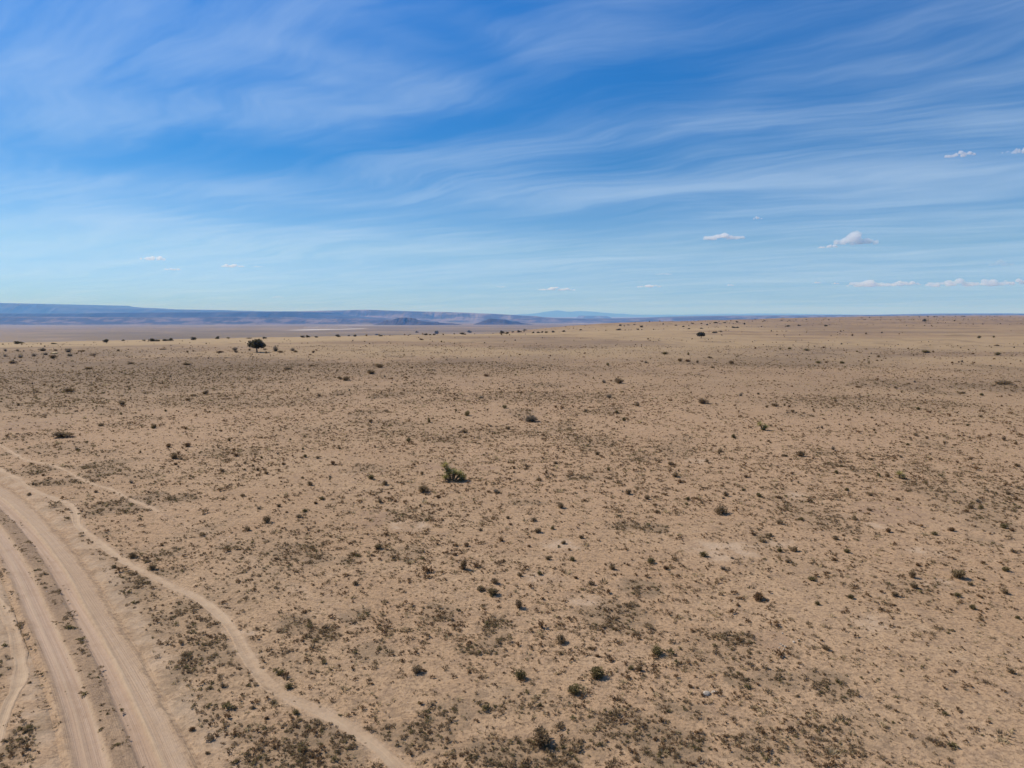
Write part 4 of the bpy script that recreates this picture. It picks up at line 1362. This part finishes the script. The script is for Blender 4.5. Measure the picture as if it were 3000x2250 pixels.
yucca(1325, 1408, [(-.42, .1, .80, .38), (-.22, 0, .50, .40), (.08, -.1, .40, .42), (-.35, -.25, .18, .36), (.42, .05, .30, .40), (.62, -.1, .14, .38), (.15, .25, .35, .36)],
      "tall many-headed yellow-green yucca standing alone in the middle of the plain", 1.15)
yucca(2236, 1260, [(-.25, 0, .45, .42), (.2, .05, .22, .42), (.0, -.1, .10, .4)], "small dark yucca with upright heads right of the pale twiggy bush", 1.1)
yucca(2635, 1402, [(0, 0, .28, .42), (.18, -.1, .08, .34)], "small yellow-green yucca just beyond the light grey brush mat on the right", .95)


# ------------------------------------------------------------------ stones
def stone(name, px, py, wpx, hgt, mat, label, group=None, seed=0, elong=1.0, rz=0.0, chips=0):
    loc, dist = at(px, py)
    wm = wpx / F * dist
    rs = random.Random(seed)
    import bmesh
    bm = bmesh.new()
    bmesh.ops.create_icosphere(bm, subdivisions=3, radius=.5)
    for v in bm.verts:
        q = v.co.normalized()
        n = 0
        for k in range(5):
            rs2 = random.Random(seed * 31 + k)
            d = Vector((rs2.gauss(0, 1), rs2.gauss(0, 1), rs2.gauss(0, 1))).normalized()
            n += max(0, q.dot(d) - .55) * .5
        v.co *= (1 - n)
        v.co.z = max(v.co.z, -.22)
        v.co += Vector((rs.gauss(0, .008), rs.gauss(0, .008), rs.gauss(0, .008)))
    me = bpy.data.meshes.new(name)
    bm.to_mesh(me)
    bm.free()
    me.materials.append(mat)
    o = bpy.data.objects.new(name, me)
    C.objects.link(o)
    o.location = loc + Vector((0, 0, hgt * .15))
    o.scale = (wm, wm * elong, hgt)
    o.rotation_euler = (0, 0, rz)
    tag(o, label, "rock", group)
    return o


stone("rock_slab", 2069, 2036, 30, .12, m_pale, "cream rock slab lying flat beside a small bush in the foreground", seed=3, elong=.7, rz=.5)
stone("rock_slab", 2091, 2030, 24, .08, m_pale, "smaller grey-cream slab touching the right end of the cream rock slab", seed=5, elong=.45, rz=-.1)
for i, (px, py, wp, txt) in enumerate([(2286, 1888, 7, "topmost left stone of the small pale heap below the bare mauve patch"), (2292, 1894, 8, "middle stone of the small pale heap below the bare mauve patch"), (2300, 1898, 8, "right stone of the small pale heap below the bare mauve patch"),
                                       (2283, 1899, 6, "left stone of the small pale heap below the bare mauve patch"), (2297, 1905, 7, "lowest stone of the small pale heap below the bare mauve patch"), (2326, 1884, 9, "pale round stone right of the bare mauve patch"),
                                       (2340, 1876, 7, "small pale stone right of and beyond the bare mauve patch"), (2293, 1857, 6, "small pale stone at the far edge of the bare mauve patch")]):
    stone("stone", px, py, wp, .06 + .02 * (i % 3), m_pale, txt, "pale stones round the bare mauve patch", seed=10 + i, elong=.8, rz=i)
stone("rock", 160, 1037, 15, .7, m_yellow, "bright yellow rock among grey bushes near the left edge", seed=41, elong=.6)

# ------------------------------------------------------------------ junipers
rs = random.Random(77)


def crown_form(seed, n=900, lobes=11, w_=.5, top=1.0, base=.16):
    rs = random.Random(seed)
    lob = []
    for i in range(lobes):
        a = rs.uniform(0, 6.283)
        rr = rs.uniform(.05, .68) * w_
        lob.append((rr * math.cos(a), rr * math.sin(a), rs.uniform(base + .16, top - .28) * (1 - .35 * rr / w_), rs.uniform(.14, .25)))
    V, Fc = [], []
    for i in range(n):
        lx, ly, lz, ls = rs.choice(lob)
        d = Vector((rs.gauss(0, 1), rs.gauss(0, 1), rs.gauss(0, 1))).normalized()
        p = Vector((lx, ly, lz)) + Vector((d.x, d.y, d.z * .85)) * ls * rs.random() ** .35
        p.z = max(p.z, .03)
        out = (d + Vector((rs.gauss(0, .5), rs.gauss(0, .5), rs.gauss(0, .5)))).normalized()
        sd_ = out.cross(Vector((rs.gauss(0, 1), rs.gauss(0, 1), rs.gauss(0, 1)))).normalized()
        L = rs.uniform(.03, .075)
        k = len(V)
        V += [tuple(p - sd_ * L * .6), tuple(p + sd_ * L * .6), tuple(p + out * L + sd_ * L * .3), tuple(p + out * L * .9 - sd_ * L * .4)]
        Fc.append((k, k + 1, k + 2, k + 3))
    return mesh_obj("crown", V, Fc, m_juniper, col=None).data


def trunk_form(seed, h=.55):
    rs = random.Random(seed)
    V, Fc = [], []

    def add(p0, p1, r0, r1):
        v, f = tube(p0, p1, r0, r1, 6)
        off = len(V)
        V.extend(v)
        Fc.extend([tuple(i + off for i in q) for q in f])
    k0 = (rs.uniform(-.02, .02), rs.uniform(-.02, .02), h * .42)
    add((0, 0, -.03), k0, .045, .034)
    for i in range(6):
        a = i * 1.05 + rs.uniform(-.3, .3)
        m = (k0[0] + math.cos(a) * .13, k0[1] + math.sin(a) * .13, h * rs.uniform(.6, .85))
        add(k0, m, .026, .017)
        add(m, (m[0] + math.cos(a) * .15, m[1] + math.sin(a) * .15, m[2] + rs.uniform(.08, .25)), .016, .005)
    return mesh_obj("trunk", V, Fc, m_bark, col=None).data


dome = [crown_form(200 + i, base=-.05) for i in range(4)]            # crowns down to the ground
tall = [crown_form(300 + i, n=2800, lobes=24, base=.36, top=1.06) for i in range(2)]
sparse = [crown_form(400 + i, n=330, base=.05) for i in range(2)]
trunks = [trunk_form(500 + i) for i in range(4)]
# (column, base row, width, height, kind) kinds: d dome, t with trunk, s sparse and grey
TREES = [(52, 1008, 34, 11, 'd'), (156, 1008, 20, 5, 'd'), (310, 1003, 21, 13, 'd'), (361, 999, 11, 6, 'd'), (422, 1000, 14, 7, 's'), (447, 1000, 26, 12, 'd'), (462, 1000, 16, 7, 'd'), (484, 999, 22, 8, 'd'), (500, 999, 20, 11, 'd'), (566, 996, 22, 12, 'd'),
         (637, 993, 17, 11, 'd'), (669, 993, 13, 7, 's'), (729, 992, 20, 4, 'd'), (774, 992, 17, 7, 'd'), (753, 1032, 54, 41, 't'), (888, 989, 18, 8, 'd'), (901, 989, 16, 9, 'd'), (927, 989, 14, 6, 'd'), (991, 987, 17, 10, 'd'), (1022, 985, 9, 5, 'd'), (1040, 986, 13, 8, 'd'),
         (1103, 982, 12, 5, 'd'), (1115, 985, 14, 5, 'd'), (1221, 975, 12, 6, 'd'), (1248, 982, 17, 7, 'd'), (1260, 982, 10, 5, 'd'), (1279, 978, 15, 12, 'd'), (1271, 982, 11, 6, 'd'), (1357, 980, 22, 8, 'd'), (1375, 975, 14, 10, 'd'),
         (1470, 978, 17, 12, 'd'), (1485, 978, 14, 8, 'd'), (1502, 974, 10, 5, 'd'), (1520, 974, 17, 8, 'd'), (1537, 973, 13, 11, 's'), (1562, 976, 12, 6, 'd'), (1577, 976, 13, 6, 'd'), (1588, 975, 9, 7, 'd'), (1600, 975, 13, 6, 'd'), (1620, 974, 13, 7, 'd'),
         (1651, 972, 13, 6, 'd'), (1702, 967, 9, 4, 'd'), (1812, 967, 18, 6, 'd'), (1817, 955, 11, 6, 'd'), (1829, 956, 6, 4, 'd'), (1841, 953, 9, 3, 'd'), (1858, 952, 10, 3, 'd'), (1880, 959, 14, 7, 'd'), (1867, 965, 9, 3, 'd'), (1943, 951, 6, 5, 'd'), (1980, 954, 10, 4, 'd'),
         (2054, 991, 26, 20, 't'), (2094, 976, 19, 7, 'd'), (2111, 974, 13, 7, 's'), (2148, 961, 16, 6, 'd'), (2160, 961, 14, 5, 'd'), (2181, 953, 6, 8, 't'), (2160, 945, 10, 5, 'd'), (2123, 946, 12, 4, 'd'), (2097, 947, 16, 5, 'd'), (2072, 953, 9, 5, 'd'),
         (2055, 963, 13, 4, 'd'), (2055, 949, 8, 4, 'd'), (2080, 948, 6, 3, 'd'), (2029, 949, 12, 4, 'd'), (2018, 964, 14, 4, 'd'), (2002, 958, 9, 5, 'd'), (2308, 957, 16, 6, 'd'), (2340, 955, 12, 5, 'd'), (2419, 956, 14, 6, 'd'), (2428, 937, 6, 3, 'd'),
         (2708, 942, 16, 10, 'd'), (2548, 931, 6, 3, 'd'), (2580, 930, 5, 2.5, 'd'), (2524, 932, 5, 2.5, 'd'), (2240, 941, 10, 3, 'd'), (2290, 939, 10, 3, 'd'), (2312, 939, 8, 3, 'd'), (2332, 938, 6, 2.5, 'd'), (2362, 937, 6, 2.5, 'd'), (2718, 929, 5, 4.5, 'd'),
         (2693, 929, 6, 3, 'd'), (2737, 929, 8, 3.5, 'd'), (2745, 929, 8, 2.5, 'd'), (2764, 929, 8, 2.5, 'd'), (2799, 928, 4, 3, 'd'), (2818, 929, 9, 2.5, 'd'), (2826, 928, 8, 3, 'd'), (2874, 927, 5, 2.5, 'd'), (2889, 927, 4, 2.5, 'd'), (2900, 927, 4, 2.5, 'd'),
         (2914, 928, 5, 2.5, 'd'), (2921, 927, 5, 2.5, 'd'), (2960, 928, 5, 2, 'd'), (2796, 944, 7, 4, 'd'), (2629, 929, 5, 2, 'd'), (2661, 928, 6, 2, 'd')]
TMARKS = [(753, 1032, "the lone juniper with a trunk"), (930, 962, "the white playa"), (1190, 950, "the larger dark butte"), (1440, 950, "the smaller dark butte"), (1631, 940, "the far blue peak"), (1755, 945, "the small flat-topped mesa"), (-60, 1000, "the left edge"),
          (2054, 991, "the smaller juniper with a trunk"), (2708, 942, "the lone horizon juniper"), (310, 1003, "the round rim juniper at left"), (500, 999, "the joined row of rim junipers"), (2340, 955, "the dark juniper pair"),
          (1537, 973, "the sparse pale tree on the rim"), (2181, 953, "the tiny tree with a thin trunk"), (1817, 955, "the spur's tree pair")]
TSPEC = {(753, 1032): "lone dark juniper with a short trunk and broad crown, largest tree", (2054, 991): "small dark juniper with a visible trunk right of centre below the rim",
         (2708, 942): "lone round juniper near the horizon on the right", (1537, 973): "sparse pale-grey tree on the rim right of a round juniper", (2181, 953): "tiny upright tree with a thin trunk on the right slope",
         (310, 1003): "round dark juniper alone on the rim at left", (52, 1008): "wide low juniper on the rim nearest the left edge", (1279, 978): "tall dark juniper rising above its neighbours beneath the larger butte"}
rank = {}
todo = []
for e in TREES:
    dirn, nm, d = words(e[0], e[1], TMARKS, None)
    todo.append((d, e, dirn, nm))
todo.sort(key=lambda q: q[0])
for i, (d, e, dirn, nm) in enumerate(todo):
    px, py, wpx, hpx, kd = e
    loc, dist = at(px, py, far=4500)
    depth = loc.y
    wm, hm = wpx / F * depth, hpx / F * depth
    if e[:2] in TSPEC:
        label = TSPEC[e[:2]]
    else:
        key = (dirn, nm)
        rank[key] = rank.get(key, -1) + 1
        n_ = rank[key]
        label = "%s %s, %s %s" % ("sparse grey" if kd == 's' else ("tiny far" if wpx < 8 else ("low dark" if hpx < 7 else "round dark")), "juniper", dirn, nm)
        if n_ > 0:
            label = ORD[n_] + " " + label
        else:
            label = "nearest " + label
    while label in used_labels:
        label += " here"
    used_labels.add(label)
    o = empty("juniper_tree", loc - Vector((0, 0, .05)), random.uniform(0, 6.28), (wm * 1.02, wm * 1.02, hm * 1.08))
    tag(o, label, "tree", "junipers dotted along the rim and slopes")
    cd = random.choice({'d': dome, 't': tall, 's': sparse}[kd])
    ch = bpy.data.objects.new("crown", cd)
    C.objects.link(ch)
    ch.parent = o
    if kd == 's' :
        ch.data = cd
    ch = bpy.data.objects.new("trunk", random.choice(trunks))
    C.objects.link(ch)
    ch.parent = o
print("trees", len(TREES))

# ------------------------------------------------------------------ small fair-weather clouds
CLOUDS = [(448, 755, 62, 17, "small white cloud low at left, larger of the left pair"), (507, 787, 42, 11, "small flat cloud below and right of the left pair's larger cloud"), (682, 777, 58, 14, "flat white cloud right of the left cloud pair"),
          (754, 780, 34, 7, "thin cloud wisp just right of the flat left cloud"), (1469, 840, 40, 7, "tiny thin cloud above the smaller dark butte"), (1632, 846, 104, 13, "flat cloud just above the far blue peak"), (1903, 837, 70, 11, "small flat cloud above and right of the far mountain"),
          (1948, 801, 56, 10, "thin faint cloud above the small flat one right of the mountain"), (2138, 834, 26, 8, "tiny cloud alone above the right slope"), (2118, 692, 112, 24, "wide soft white cloud right of centre under the bright cirrus band"),
          (2219, 638, 26, 12, "tiny white puff above the wide soft cloud"), (2504, 704, 108, 36, "brightest puffy cloud, at right below the bright cirrus band"), (2425, 722, 52, 12, "small ragged cloud at the lower left of the brightest cloud"),
          (2811, 451, 62, 20, "small white cloud high at right above the cirrus band"), (2990, 440, 36, 22, "white cloud cut by the right edge, high up"), (2553, 829, 118, 26, "long puffy cloud low at right, left one of the row"),
          (2655, 830, 70, 18, "flat cloud joined to the right of the long puffy cloud"), (2788, 829, 116, 24, "puffy cloud in the low right row, right of the gap"), (2898, 829, 100, 24, "puffy cloud second from the right edge in the low row"),
          (2982, 826, 54, 16, "cloud cut by the right edge in the low row"), (2393, 827, 26, 9, "tiny cloud left of the long puffy cloud row"), (2445, 829, 24, 8, "tiny cloud touching the left of the low right row"),
          (2936, 771, 54, 22, "faint ghostly cloud above the low right row"), (812, 870, 40, 8, "faint tiny cloud just above the mesa at left"), (2945, 446, 22, 9, "faint wisp left of the cloud cut by the right edge")]
import bmesh
for i, (px, py, wp, hp, lab) in enumerate(CLOUDS):
    d = pix_dir(px, py + hp * .3)
    dist = (1750 - CAM_H) / max(d.z, .01)
    loc = Vector((0, 0, CAM_H)) + d * dist
    loc.z = max(loc.z, 1500)
    sx_, sz_ = wp / F * dist, hp / F * dist
    rs = random.Random(900 + i)
    bm = bmesh.new()
    npf = int(min(26, 7 + wp / 5))
    for k in range(npf):
        u = rs.uniform(-.46, .46)
        env = (1 - (abs(u) / .5) ** 1.6)
        hump = .55 + .45 * math.sin(u * 9 + i) * math.cos(u * 5 + i * 2)
        cz = rs.uniform(.0, .5) * env * hump
        rr = rs.uniform(.16, .34) * (.45 + .55 * env)
        n0 = len(bm.verts)
        res = bmesh.ops.create_icosphere(bm, subdivisions=2, radius=1.0)
        for v in res['verts']:
            q = v.co.copy()
            v.co = Vector((u + q.x * rr * .34 * min(1, 3 * hp / wp + .45), rs.uniform(-.02, .02) + q.y * rr * .5, cz + max(q.z, -.45) * rr * .85)) + Vector((rs.gauss(0, .008), rs.gauss(0, .01), rs.gauss(0, .018)))
    me = bpy.data.meshes.new("cloud")
    bm.to_mesh(me)
    bm.free()
    mc, t = new_mat("cloud_vapour")
    pv = t.n('ShaderNodeVolumePrincipled')
    pv.inputs['Color'].default_value = (1, 1, 1, 1)
    pv.inputs['Anisotropy'].default_value = 0.3
    pv.inputs['Density'].default_value = (1.2 if 'faint' in lab or 'thin' in lab else 5.5) / (sz_ * 1.25 + .25 * sx_)
    t.put(t.n('ShaderNodeOutputMaterial').inputs['Volume'], pv.outputs[0])
    me.materials.append(mc)
    o = bpy.data.objects.new("cloud", me)
    rm = o.modifiers.new("one_body", 'REMESH')
    rm.mode = 'VOXEL'
    rm.voxel_size = .012
    C.objects.link(o)
    o.location = loc
    o.rotation_euler = (0, 0, -math.atan2(loc.x, loc.y))
    o.scale = (sx_ * 1.05, sx_ * .6, sz_ * 1.3)
    tag(o, lab, "cloud", "small fair-weather clouds low in the sky")

# dust over the playa
x0, y0 = valley_pt(955, 962.5)
wd = 150 / F * y0 / 2
bm = bmesh.new()
rs = random.Random(3)
for k in range(9):
    res = bmesh.ops.create_icosphere(bm, subdivisions=3, radius=1.0)
    u = rs.uniform(-.8, .8)
    rr = rs.uniform(.25, .45)
    for v in res['verts']:
        v.co = Vector(((u + v.co.x * rr) * wd, v.co.y * rr * wd * .8, max(v.co.z, -.15) * (16 + 10 * rs.random()) * (1 - abs(u) * .5)))
me = bpy.data.meshes.new("dust")
bm.to_mesh(me)
bm.free()
me.materials.append(m_dust)
o = bpy.data.objects.new("dust", me)
C.objects.link(o)
o.location = (x0, y0, h1(x0, y0) + 2)
tag(o, "pale dust blowing off the white playa on the valley floor", "dust", kind='stuff')
